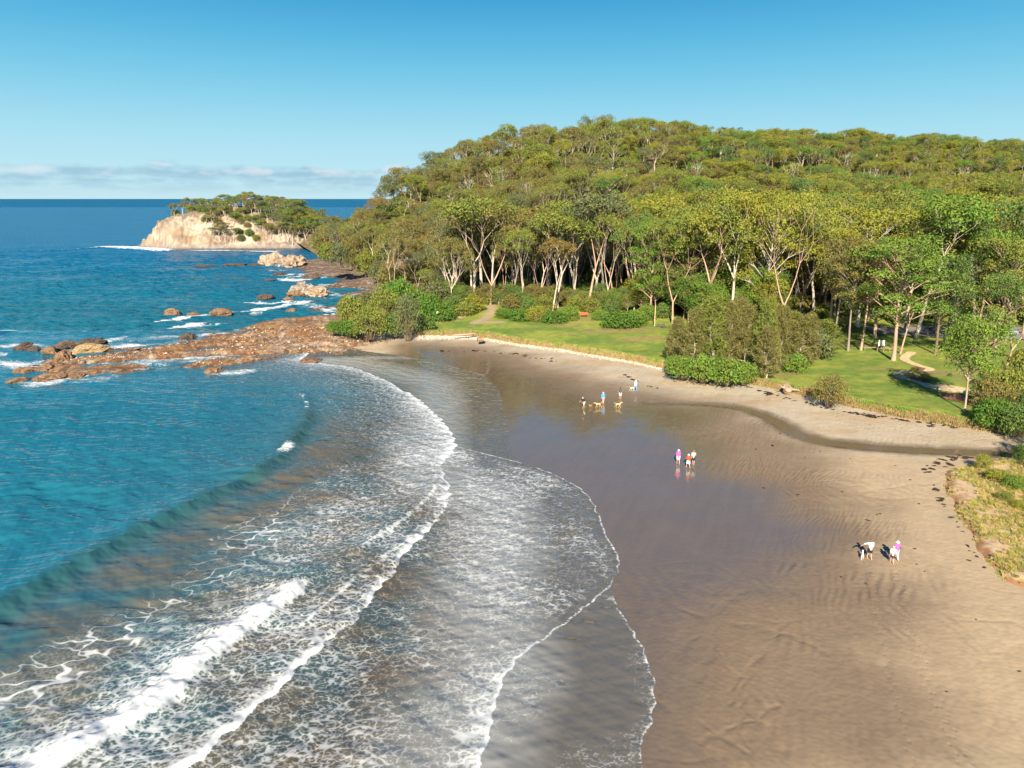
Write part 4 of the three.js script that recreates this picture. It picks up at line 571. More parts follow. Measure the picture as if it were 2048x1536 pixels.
// the forest: nearest trees each on their own, the rest as one mass
const frontLine = [...G([[890, 596], [905, 612], [960, 608], [1000, 612], [1050, 622], [1110, 616], [1200, 622], [1250, 628], [1330, 636]], 3.5), ...G([[1400, 652], [1500, 655], [1640, 668], [1720, 672], [1850, 672]], 3.5), ...G([[1960, 690], [2048, 700], [2400, 700]], 3.2)];
const forestPoly = sdPoly([...frontLine, [500, -130], [560, -560], [330, -560], [100, -440], [-40, -400], [-101, -376], [-83, -335], [-72, -318], [-58, -280], [-39, -240], [-19, -212]]);
const trees = [];
{
  const r = rng(404), cell = 4, hash = new Map(), key = (x, z) => `${Math.floor(x / 8)},${Math.floor(z / 8)}`, put = (x, z, d) => { const k = key(x, z); (hash.get(k) ?? hash.set(k, []).get(k)).push([x, z, d]); };
  for (const [x, z, d] of stand) put(x, z, d);
  for (let i = 0; i < 60000; i++) {
    const D = Math.sqrt(mix(125 * 125, 540 * 540, r())), x = D * mix(-0.27, 0.8, r()), z = -D; if (forestPoly(x, z) > 0) continue;
    const nose = ss(40, -30, x + (D - 250) * 0.3), park = D < 150 && x > 62 && D > 126 ? 1 : 0, need = park ? 7.2 : mix(5.6, 4.5, nose) * (0.85 + 0.3 * r()); let ok = true;
    for (let a = -1; a < 2 && ok; a++) for (let b = -1; b < 2 && ok; b++) for (const [u, v, d] of hash.get(key(x + 8 * a, z + 8 * b)) ?? []) if (Math.hypot(u - x, v - z) < Math.max(need, d)) { ok = false; break; }
    if (!ok) continue; put(x, z, need);
    const y = landY(x, z) - 0.2, hue = x / D + 0.25 * fbm(x * 0.012, z * 0.012, 3) + 0.22 * (r() - 0.5), t = r();
    const tint = hue < 0.05 ? (t < 0.34 ? 'brown' : t < 0.56 ? 'grey' : t < 0.95 ? 'olive' : 'rust') : hue < 0.24 ? (t < 0.26 ? 'brown' : t < 0.66 ? 'olive' : t < 0.75 ? 'grey' : t < 0.97 ? 'gold' : 'rust') : (t < 0.36 ? 'gold' : t < 0.62 ? 'olive' : t < 0.82 ? 'green' : t < 0.95 ? 'bright' : 'brown');
    const H = mix(mix(23, 15.3, ss(185, 330, D)), 12, nose * 0.85 * ss(190, 230, D)) * (0.7 + 0.52 * r()), pale = r() < mix(0.75, 0.4, ss(0, 0.35, x / D));
    const k = nose > 0.5 || hue < 0.15 ? (D < 215 ? [4, 7, 1, 7, 3, 1, 4] : [4, 2, 7, 6, 4, 9, 5])[Math.floor(r() * 7)] : [0, 1, 9, 3, 5, 0, 9, 4, 8, 3][Math.floor(r() * 10)];
    trees.push({ p: [x, y, z], H, W: H * mix(0.5, 0.82, r()) * (k === 3 || k === 7 ? 0.85 : 1.05) + 2, k, tint, bark: pale ? barkPale : r() < 0.6 ? barkPink : barkGrey, turn: r() * 6.283, D });
  }
  trees.sort((a, b) => a.D - b.D);
  const seen = trees.filter((t) => Math.abs(t.p[0]) < 0.735 * t.D), single = new Set(seen.slice(0, 215)), barkWord = new Map([[barkPale, 'pale'], [barkPink, 'pinkish'], [barkGrey, 'grey']]);
  for (const t of single) { const g = gums[t.k]; plant('gum_tree', g, t.p, t.turn, t.H, t.W, t.bark, t.tint, treeData(`${g.word} gum tree with ${TINTWORD[t.tint]} crown and ${barkWord.get(t.bark)} trunk in the forest front`, 'gum trees along the forest front')); }
  const mass = new THREE.Group(), mtx = new THREE.Matrix4(), q = new THREE.Quaternion(), up = V(0, 1, 0), rest = trees.filter((t) => !single.has(t));
  gums.forEach((g, k) => {
    for (const tint of Object.keys(TINT)) { const list = rest.filter((t) => t.k === k && t.tint === tint); if (!list.length) continue; const im = new THREE.InstancedMesh(g.leaf, leafOf[tint], list.length); list.forEach((t, i) => im.setMatrixAt(i, mtx.compose(V(...t.p), q.setFromAxisAngle(up, t.turn), V(t.W / g.W, t.H / g.H, t.W / g.W)))); im.name = 'crowns'; mass.add(im); }
    for (const bark of [barkPale, barkPink, barkGrey]) { const list = rest.filter((t) => t.k === k && t.bark === bark); if (!list.length) continue; const im = new THREE.InstancedMesh(g.limb, bark, list.length); list.forEach((t, i) => im.setMatrixAt(i, mtx.compose(V(...t.p), q.setFromAxisAngle(up, t.turn), V(t.W / g.W, t.H / g.H, t.W / g.W)))); im.name = 'trunks'; mass.add(im); }
  });
  for (const [k, tint] of [[1, 'green'], [3, 'olive'], [3, 'brown'], [0, 'grey']]) {                     // undergrowth between the trunks
    const list = []; while (list.length < 480) { const D = Math.sqrt(mix(140 * 140, 470 * 470, r())), x = D * mix(-0.27, 0.78, r()); if (forestPoly(x, -D) < -1 && !(D < 150 && x > 55)) list.push([x, landY(x, -D) - 0.3, -D, (2.2 + 2.8 * r()) * mix(1, 1.7, ss(170, 260, D)), r()]); }
    const im = new THREE.InstancedMesh(shrubs[k].leaf, leafOf[tint], list.length); list.forEach(([x, y, z, w, u], i) => im.setMatrixAt(i, mtx.compose(V(x, y, z), q.setFromAxisAngle(up, u * 6.283), V(w / 3, w / 3.4, w / 3)))); im.name = 'undergrowth'; mass.add(im);
  }
  add(mass, 'hillside_forest', { kind: 'stuff', label: 'dense gum forest covering the hill up to the skyline', category: 'forest' });
  console.log('forest', trees.length, seen.length, single.size, rest.length);
}
// dead trees: bare white limbs standing out of the canopy
{
  const r = rng(313), stags = [1, 2, 3].map((k) => { const t = gum(k + 120, { H: 17, fork: 0.3, spread: 1.05, levels: 4, bare: 1, inner: 0, rad: 0.34, kids: 2.2, n: 1 }), g = tubes(t.limbs, 6, [1, 1, 1], k); g.computeBoundingBox(); return [g, g.boundingBox.max.y]; }), ash = std([0.6, 0.52, 0.45], { vertexColors: true });
  [[858, 395, 305], [800, 455, 262], [845, 440, 270], [1105, 290, 330], [1130, 285, 335], [1160, 430, 225], [1185, 415, 232], [1210, 425, 226], [1000, 330, 300], [940, 350, 290], [900, 385, 285], [1060, 360, 270], [1400, 320, 330], [1520, 275, 420], [1600, 320, 350], [1700, 300, 380], [1860, 300, 400], [1250, 330, 320], [1320, 360, 280], [1450, 300, 380], [1760, 330, 320], [1940, 330, 340], [1080, 300, 330], [970, 300, 330]].forEach(([px, ty, D], i) => { const top = atDistance(px, ty, D), y = landY(top[0], -D), h = Math.max(9, Math.min(26, top[1] - y)); const o = new THREE.Group(), [g, H] = stags[i % 3]; part('trunk', g, ash, o); o.position.set(top[0], y - 0.2, -D); o.rotation.y = i * 1.9; o.scale.set(h / H * 0.8, h / H, h / H * 0.8); add(o, 'dead_tree', { label: 'bare white limbed dead tree standing in the hillside forest', category: 'tree', group: 'dead trees in the hillside forest' }); });
}
// young trees filling the forest edge
{
  const r = rng(77), word = ['bushy', 'leafy', 'spreading'];
  const spots2 = []; for (let i = 0; i < 400 && spots2.length < 58; i++) { const t = r() * 0.93, n = frontLine.length - 1, k = Math.min(n - 1, Math.floor(t * n)), f = t * n - k, x = mix(frontLine[k][0], frontLine[k + 1][0], f) + (r() - 0.5) * 4, z = mix(frontLine[k][1], frontLine[k + 1][1], f) - 1 - 7 * r(); if (Math.abs(x) > -0.75 * z || (x > 52 && z > -148)) continue; if (spots2.some((q) => Math.hypot(q[0] - x, q[1] - z) < 2.6)) continue; spots2.push([x, z]); }
  spots2.forEach(([x, z], i) => { const right = x > 28, h = right ? mix(7, 13, r()) : mix(3, 6, r()), k = [12, 11, 12][i % 3], tint = right ? ['bright', 'green', 'lush', 'gold'][i % 4] : ['olive', 'green', 'brown', 'bright'][i % 4]; plant('young_tree', gums[k], [x, groundAt(x, z) - 0.2, z], i * 2.1, h, h * 0.8 + 1, right ? barkPink : barkPale, tint, treeData(`${word[i % 3]} young tree with ${TINTWORD[tint]} leaves at the forest edge of the lawn`, 'young trees at the forest edge')); });
}
// she-oaks in a thicket at the beach edge
[[1352, 725, 618], [1385, 735, 610], [1420, 735, 596], [1400, 715, 612], [1455, 735, 600], [1490, 735, 588], [1525, 745, 590], [1470, 712, 594], [1545, 715, 600], [1560, 735, 612], [1580, 725, 606], [1600, 735, 622], [1615, 715, 628], [1530, 762, 640], [1645, 712, 640]].forEach(([px, py, ty], i) => {
  const p = onto(px, py, groundAt, 2.3), h = atDistance(px, ty, -p[2])[1] - p[1];
  plant('she_oak', oaks[i % 4], p, i * 1.3, h * (0.9 + 0.2 * ((i * 7) % 5) / 4), 5.6 + (i % 3) * 0.8, barkPale, ['brown', 'brown', 'olive', 'brown'][i % 4], { label: i === 13 ? 'small she-oak standing out in front of the thicket by the lawn' : ['brownish feathery she-oak in the thicket at the beach edge', 'brownish feathery she-oak in the thicket at the beach edge', 'olive feathery she-oak in the thicket at the beach edge', 'brownish feathery she-oak in the thicket at the beach edge'][i % 4], category: 'tree', ...(i === 13 ? {} : { group: 'she-oaks in the thicket' }) });
});
// shrubs: [foot px, py, width px, height px, kind, tint, label]
const bush = (list, group, h0 = 2) => list.forEach(([px, py, w, h, k, tint, label], i) => { const p = onto(px, py, groundAt, h0), s = -p[2] / FOCAL; plant('shrub', shrubs[k], [p[0], p[1] - 0.1, p[2]], px * 0.7, h * s * (group.name === 'shrubs along the forest edge' ? 0.85 : 1.08), w * s, barkBrown, tint, { label: label || `${['rounded', 'bushy', 'fine leaved', 'loose'][k]} ${TINTWORD[tint]} shrub ${group.where}`, category: 'shrub', ...(label ? {} : { group: group.name }) }, 'foliage'); });
bush([[672, 664, 46, 24, 0, 'lush'], [700, 668, 60, 30, 0, 'lush'], [706, 652, 70, 62, 1, 'olive'], [740, 672, 90, 62, 2, 'olive'], [790, 668, 70, 44, 1, 'green'], [768, 650, 90, 72, 2, 'olive'], [800, 640, 80, 84, 1, 'lush'], [735, 640, 70, 60, 3, 'grey'], [815, 672, 62, 86, 2, 'grey', 'tall silvery shrub with pale stems at the end of the lawn'], [835, 640, 60, 62, 1, 'green'], [860, 640, 70, 56, 0, 'lush'], [885, 642, 54, 38, 0, 'lush'], [850, 660, 50, 30, 0, 'green'], [875, 612, 90, 50, 3, 'grey'], [830, 612, 80, 44, 3, 'olive'], [780, 612, 80, 50, 2, 'olive'], [905, 626, 50, 36, 1, 'green'], [692, 630, 40, 40, 3, 'olive']], { name: 'shrubs on the point', where: 'on the rocky point beside the lawn' }, 1.8);
bush([[930, 630, 60, 34, 1, 'olive'], [948, 622, 50, 44, 3, 'gold'], [1010, 636, 50, 26, 1, 'lush'], [1040, 640, 60, 30, 0, 'lush'], [1075, 642, 64, 40, 2, 'gold'], [1110, 645, 60, 32, 0, 'lush'], [1140, 640, 44, 36, 1, 'bright'], [1020, 622, 50, 40, 3, 'brown'], [1200, 640, 40, 28, 1, 'bright'], [1240, 654, 90, 42, 0, 'lush'], [1268, 650, 64, 40, 1, 'bright'], [1292, 640, 50, 44, 3, 'bright'], [1325, 636, 40, 40, 1, 'green'], [1180, 624, 50, 40, 3, 'olive'], [1220, 630, 50, 34, 3, 'green'], [1090, 622, 50, 44, 3, 'olive'], [1150, 620, 40, 40, 1, 'olive'], [900, 632, 40, 30, 1, 'lush'], [1060, 625, 44, 36, 1, 'green']], { name: 'shrubs along the forest edge', where: 'along the forest edge of the lawn' }, 3.4);
bush([[1365, 752, 70, 44, 0, 'bright'], [1405, 758, 84, 52, 1, 'bright'], [1450, 764, 90, 50, 0, 'bright'], [1488, 764, 60, 44, 1, 'bright'], [1345, 742, 40, 34, 1, 'bright']], { name: 'low hedge shrubs before the she-oaks', where: 'in the low hedge before the she-oaks' }, 1.9);
bush([[1660, 806, 84, 62, 2, 'brown', 'lone feathery brownish bush at the edge of the bank'], [1625, 716, 80, 64, 0, 'grey', 'blue green broad leaved bush beside the she-oaks'], [1590, 744, 60, 40, 1, 'bright', 'leafy bush at the lawn foot of the she-oaks'], [1850, 762, 26, 18, 2, 'olive', 'small shrub planted in the bend of the sand path'], [1830, 745, 22, 14, 2, 'gold', 'tiny yellowish shrub in the mulch bed'], [1900, 752, 10, 8, 0, 'green', 'small round seedling bush on the lawn']], {}, 2.5);
bush([[1985, 850, 90, 62, 0, 'lush'], [2030, 866, 80, 60, 1, 'green'], [1975, 815, 90, 66, 2, 'brown'], [2020, 810, 100, 80, 2, 'olive'], [2040, 780, 80, 90, 3, 'olive'], [1960, 838, 40, 40, 1, 'bright'], [2070, 850, 90, 90, 1, 'green'], [1985, 780, 50, 50, 2, 'gold']], { name: 'shrubs round the creek mouth', where: 'at the bank where the creek comes out' }, 2);
// trees and scrub on the headland and the shore below the hill
{
  const r = rng(88), put = [];
  for (const [most, x0, x1, z0, z1, low] of [[95, -212, -140, -446, -494, 14], [60, -186, -136, -432, -458, 2.2], [75, -140, -82, -428, -476, 2.2]]) for (let i = 0, n = 0; i < 4000 && n < most; i++) {
    const x = mix(x0, x1, r()), z = mix(z0, z1, r()), y = headY(x, z); if (sdHead(x, z) > -5 || y < low) continue; if (x < -203 && y < 15) continue; if (x < -176 && y < 12 && r() < 0.7) continue;
    if (put.some((q) => Math.hypot(q[0] - x, q[2] - z) < 3.1)) continue; put.push([x, y - 0.2, z, r()]); n++;
  }
  put.forEach(([x, y, z, u], i) => { const t = ['grey', 'olive', 'brown', 'green'][i % 4], neck = x > -140, big = neck || u < 0.6, h = neck ? 9 + 4 * u : big ? mix(7, 12, u) : 3 + 3 * u; if (big) plant('coastal_tree', crag[i % 3], [x, y, z], i, h, h * 0.95, barkPale, t, treeData(`wind bent ${TINTWORD[t]} tree growing on the headland`, 'trees on the headland')); else plant('coastal_shrub', shrubs[i % 4], [x, y, z], i, h * 0.8, h * 1.1, barkGrey, t, { label: `${['rounded', 'bushy', 'fine leaved', 'loose'][i % 4]} ${TINTWORD[t]} scrub on the headland`, category: 'shrub', group: 'scrub on the headland' }, 'foliage'); });
  [[655, 523, 40, 40], [680, 528, 46, 44], [705, 532, 50, 48], [735, 548, 50, 50], [760, 552, 46, 46], [700, 505, 50, 60], [725, 515, 50, 60], [670, 512, 40, 36], [775, 566, 44, 44], [640, 496, 40, 30], [670, 492, 44, 34], [700, 488, 44, 40], [880, 584, 50, 40], [845, 572, 46, 40]].forEach(([px, py, w, h], i) => { const p = onto(px, py, (x, z) => Math.max(0.6, landY(x, z) - 0.3), 2), s = -p[2] / FOCAL, t = ['olive', 'grey', 'brown'][i % 3]; plant('coastal_shrub', shrubs[i % 4], p, i, h * s, w * s, barkGrey, t, { label: `${['rounded', 'bushy', 'fine leaved', 'loose'][i % 4]} ${TINTWORD[t]} scrub along the far shore under the hill`, category: 'shrub', group: 'scrub along the far shore' }, 'foliage'); });
}
console.log('plants done');

// ------------------------------------------------------------------ loose things on the beach and grass along the banks
function tuftGeo(seed, n, h, spread) { const r = rng(seed), L = new Leaves(); for (let i = 0; i < n; i++) { const a = r() * 6.283, q = spread * Math.sqrt(r()), d = V(Math.cos(a) * 0.5 * r(), 1, Math.sin(a) * 0.5 * r()).normalize(), l = h * (0.6 + 0.6 * r()); L.leaf(V(Math.cos(a * 3) * q, l * 0.45, Math.sin(a * 3) * q), d, rnd3(r).setY(0.1).normalize(), l, 0.05 + 0.03 * r(), 0.7 + 0.6 * r(), 0.2 * (r() - 0.5)); } return L.build(); }
const bladeMat = (c) => std(c, { vertexColors: true, side: THREE.DoubleSide });
function scatter(name, geo, list, mats, label, category) {               // list of [x, y, z, size, which material, height factor]
  const g = new THREE.Group(), mtx = new THREE.Matrix4(), q = new THREE.Quaternion(), up = V(0, 1, 0);
  mats.forEach((m, k) => { const mine = list.filter((p) => p[4] === k); if (!mine.length) return; const im = new THREE.InstancedMesh(geo, m, mine.length); mine.forEach(([x, y, z, s, , f = 1], i) => im.setMatrixAt(i, mtx.compose(V(x, y, z), q.setFromAxisAngle(up, i * 2.4), V(s, s * f, s)))); im.name = category; g.add(im); });
  return add(g, name, { kind: 'stuff', label, category });
}
{
  const r = rng(9), tuft = tuftGeo(3, 34, 0.55, 0.34), list = [];
  for (let i = 0; i < 9000; i++) { const k = Math.floor(r() * (bankEdge.length - 1.2)), f = r(), x0 = mix(bankEdge[k][0], bankEdge[k + 1][0], f), z0 = mix(bankEdge[k][1], bankEdge[k + 1][1], f), x = x0 + (r() - 0.5) * 1.2, z = z0 - 0.2 - 2.4 * r() * r(); const d = -sdLawn(x, z); if (d < -0.15 || d > 2.6) continue; if (x < -16 && r() < 0.6) continue; list.push([x, lawnY(x, z) - 0.04, z, 0.55 + 0.75 * r(), d < 1 + 0.6 * n2(x * 0.3, z * 0.3) ? (r() < 0.75 ? 0 : 1) : (r() < 0.65 ? 2 : 1), d < 1 ? 1 : 0.6]); }
  scatter('bank_grass', tuft, list, [bladeMat([0.33, 0.235, 0.1]), bladeMat([0.3, 0.27, 0.08]), bladeMat([0.16, 0.26, 0.03])], 'long dry orange grass hanging over the beach bank', 'grass');
  // the grassy dune beside the creek mouth
  const dunePoly = G([[2100, 900], [2000, 922], [1960, 926], [1890, 942], [1872, 962], [1888, 990], [1908, 1018], [1926, 1050], [1942, 1088], [1962, 1120], [1986, 1150], [2048, 1172], [2300, 1200], [2400, 950]], 0.9), sdDune = sdPoly(dunePoly), duneEdge = new Field((x, z) => sdDune(x, z) + 1.1 * fbm(x * 0.35, z * 0.35, 3), 25, 95, -90, -38, 281, 209);
  const duneY = (x, z) => { const d = -duneEdge.at(x, z); return sandY(x, z) - 0.25 + 0.62 * ss(-0.2, 1.5, d) + 0.5 * ss(2, 14, d) + 0.08 * n2(x * 0.6, z * 0.6) * ss(0, 2, d); };
  const dmap = texture(768, 640, (u, v) => { const x = mix(25, 95, u), z = mix(-90, -38, v), d = -duneEdge.at(x, z), a = fbm(x * 0.28, z * 0.4, 4), b = fbm(x * 1.6, z * 1.6, 3); let q = mixc([0.50, 0.36, 0.21], [0.30, 0.245, 0.075], ss(-0.25, 0.2, a + 0.08 * d - 0.25 + 0.3 * b)); q = mixc(q, [0.33, 0.135, 0.05], ss(1.5, 0.5, d + 1.1 * b + 0.8 * a) * 0.85); const k = 1 + 0.3 * b; return [q[0] * k, q[1] * k, q[2] * k]; }, true);
  setting('grass_dune', sheet(range(26, 94, 0.4), range(-89, -39, 0.4), (x, z) => duneEdge.at(x, z), duneY, (x, z) => [(x - 25) / 70, (z + 90) / 52]), std(undefined, { map: dmap, bumpMap: tiled(grain, 14, 10), bumpScale: 0.12 }), 'low grassy dune with a worn reddish edge beside the creek mouth');
  const dl = []; for (let i = 0; i < 26000; i++) { const x = mix(34, 80, r()), z = mix(-86, -44, r()), d = -duneEdge.at(x, z); if (d < 0.3 || fbm(x * 0.28, z * 0.4, 4) + 0.08 * d < 0.15 * r() - 0.02) continue; dl.push([x, duneY(x, z) - 0.03, z, 0.25 + 0.35 * r() + 0.03 * Math.min(d, 8), r() < 0.4 ? 0 : r() < 0.6 ? 1 : 2, 0.8]); }
  scatter('dune_grass', tuft, dl, [bladeMat([0.44, 0.32, 0.14]), bladeMat([0.33, 0.29, 0.06]), bladeMat([0.24, 0.26, 0.05])], 'yellow and straw coloured grass covering the dune', 'grass');
  [[1965, 936, 44, 30, 2, 'gold', 'golden bush on the dune beside the creek'], [1995, 960, 60, 22, 1, 'gold', 'low golden bush in the middle of the dune grass'], [2030, 975, 60, 26, 3, 'bright', 'low bright bush in the dune grass'], [2040, 920, 40, 34, 1, 'green', 'dark green bush on the dune by the shaded creek'], [2010, 1000, 44, 18, 2, 'olive', 'small olive bush on the dune slope'], [2036, 1015, 36, 16, 1, 'gold', 'small golden bush low on the dune slope']].forEach(([px, py, w, h, k, tint, label]) => { const p = onto(px, py, duneY, 1.6), s = -p[2] / FOCAL; plant('shrub', shrubs[k], p, px, h * s * 1.1, w * s, barkBrown, tint, { label, category: 'shrub' }, 'foliage'); });
  // pale stones along the top of the beach and small stones on the platform
  const stone = rockGeo(70, 1, 0.7, 0.8, 2, [[1, 1, 1], [0.9, 0.85, 0.8], [0.7, 0.6, 0.5]], 0.3), sl = [];
  for (let i = 0; i < 6500; i++) { const k = Math.floor(Math.pow(r(), 1.15) * 7), f = r(), x = mix(bankEdge[k][0], bankEdge[k + 1][0], f) + (r() - 0.5), z = mix(bankEdge[k][1], bankEdge[k + 1][1], f) + mix(2.9, 1.4, (k + f) / 7) * r() * r() + 0.05; if (sdLawn(x, z) < 0.05) continue; sl.push([x, sandY(x, z) + 0.01, z, 0.06 + 0.17 * r() * r(), r() < 0.6 ? 0 : r() < 0.7 ? 1 : 2]); }
  scatter('beach_pebbles', stone, sl, [std([0.52, 0.47, 0.4], { vertexColors: true }), std([0.5, 0.38, 0.27], { vertexColors: true }), std([0.3, 0.22, 0.16], { vertexColors: true })], 'band of pale pebbles along the top of the beach', 'pebbles');
  const pl = []; while (pl.length < 2200) { const x = mix(-95, -14, r()), z = mix(-160, -122, r()), y = rockY(x, z); if (y < 0.15 || rockPoly(x, z) > -1) continue; pl.push([x, y + 0.02, z, 0.08 + 0.3 * r() * r() * r(), Math.floor(r() * 3)]); }
  scatter('platform_stones', stone, pl, [std([0.42, 0.24, 0.11], { vertexColors: true }), std([0.52, 0.4, 0.28], { vertexColors: true }), std([0.12, 0.075, 0.045], { vertexColors: true })], 'loose stones and rubble strewn over the rock platform', 'stones');
  // seaweed left by the tide
  const weedGeo = [1, 2, 3].map((s) => { const q = rng(s * 91), L = new Leaves(); for (let i = 0; i < 46; i++) { const a = q() * 6.283, d = V(Math.cos(a), 0.25 * (q() - 0.4), Math.sin(a)).normalize(), c = Math.sqrt(q()); L.leaf(V(Math.cos(a * 5.3) * 0.42 * c, 0.03 + 0.09 * (1 - c) + 0.03 * q(), Math.sin(a * 5.3) * 0.3 * c), d, V(q() - 0.5, 1, q() - 0.5).normalize(), 0.3 + 0.3 * q(), 0.09 + 0.08 * q(), 0.6 + 0.8 * q()); } return L.build(); }), weedMat = std([0.055, 0.037, 0.022], { vertexColors: true, side: THREE.DoubleSide, roughness: 0.6 });
  const weed = (x, z, s, label, group) => { const m = add(new THREE.Mesh(weedGeo[Math.floor(r() * 3)], weedMat), 'seaweed_clump', { label, category: 'seaweed', ...(group ? { group } : {}) }); m.position.set(x, sandY(x, z) + 0.005, z); m.rotation.y = r() * 3 - 1.5; const near = clamp(-z / 90, 0.45, 1); m.scale.set(s * near * (0.7 + 0.9 * r()), s * near, s * near * (0.5 + 0.5 * r())); };
  const line = (pts, n, jit, label, group, h = 1) => { const l = smoothLine(G(pts, h), 6); for (let i = 0; i < n; i++) { const t = r() * (l.length - 1), k = Math.min(l.length - 2, Math.floor(t)), j = (r() + r() - 1) * jit; weed(mix(l[k][0], l[k + 1][0], t - k), mix(l[k][1], l[k + 1][1], t - k) + j, 0.45 + 0.9 * r() * r(), label, group); } };
  line([[880, 698], [950, 700], [1020, 706], [1080, 716], [1120, 722]], 26, 1.4, 'dark seaweed clump on sand below the pebble band', 'seaweed below the pebble band');
  line([[1180, 730], [1230, 742], [1260, 756], [1290, 770], [1330, 780]], 14, 1.2, 'dark seaweed clump on sand behind the dog walkers', 'seaweed behind the dog walkers');
  line([[1500, 778], [1560, 795], [1640, 815], [1700, 828], [1760, 836], [1850, 850], [1920, 858]], 62, 1.3, 'black seaweed clump on sand under the dry grass bank', 'seaweed under the grass bank', 1.2);
  line([[1850, 945], [1880, 928], [1920, 918], [1960, 920]], 34, 1.2, 'black seaweed heap at the tip of the grassy dune', 'seaweed at the tip of the dune', 0.9);
  line([[1868, 968], [1885, 1000], [1915, 1040], [1940, 1085], [1965, 1125]], 18, 1.0, 'dark seaweed clump along the worn edge of the dune', 'seaweed along the dune edge', 0.9);
  for (const [px, py] of [[1512, 898], [1545, 892], [1576, 874], [1528, 972], [1596, 986], [1684, 982], [1736, 1038], [1754, 1027], [1838, 1008], [1800, 1092], [1830, 1094], [1760, 1026], [1733, 1160], [1834, 1124], [1850, 1138], [1953, 1233], [1938, 1118], [1895, 1373], [1683, 1146], [1640, 905], [1700, 920], [1790, 935], [1820, 962], [2040, 1335], [1560, 870], [1610, 915]]) { const q = ground(px, py, 0.7); weed(q[0], q[1], 0.28 + 0.3 * r(), 'single dark scrap of seaweed lying on open sand', 'lone seaweed scraps on open sand'); }
}
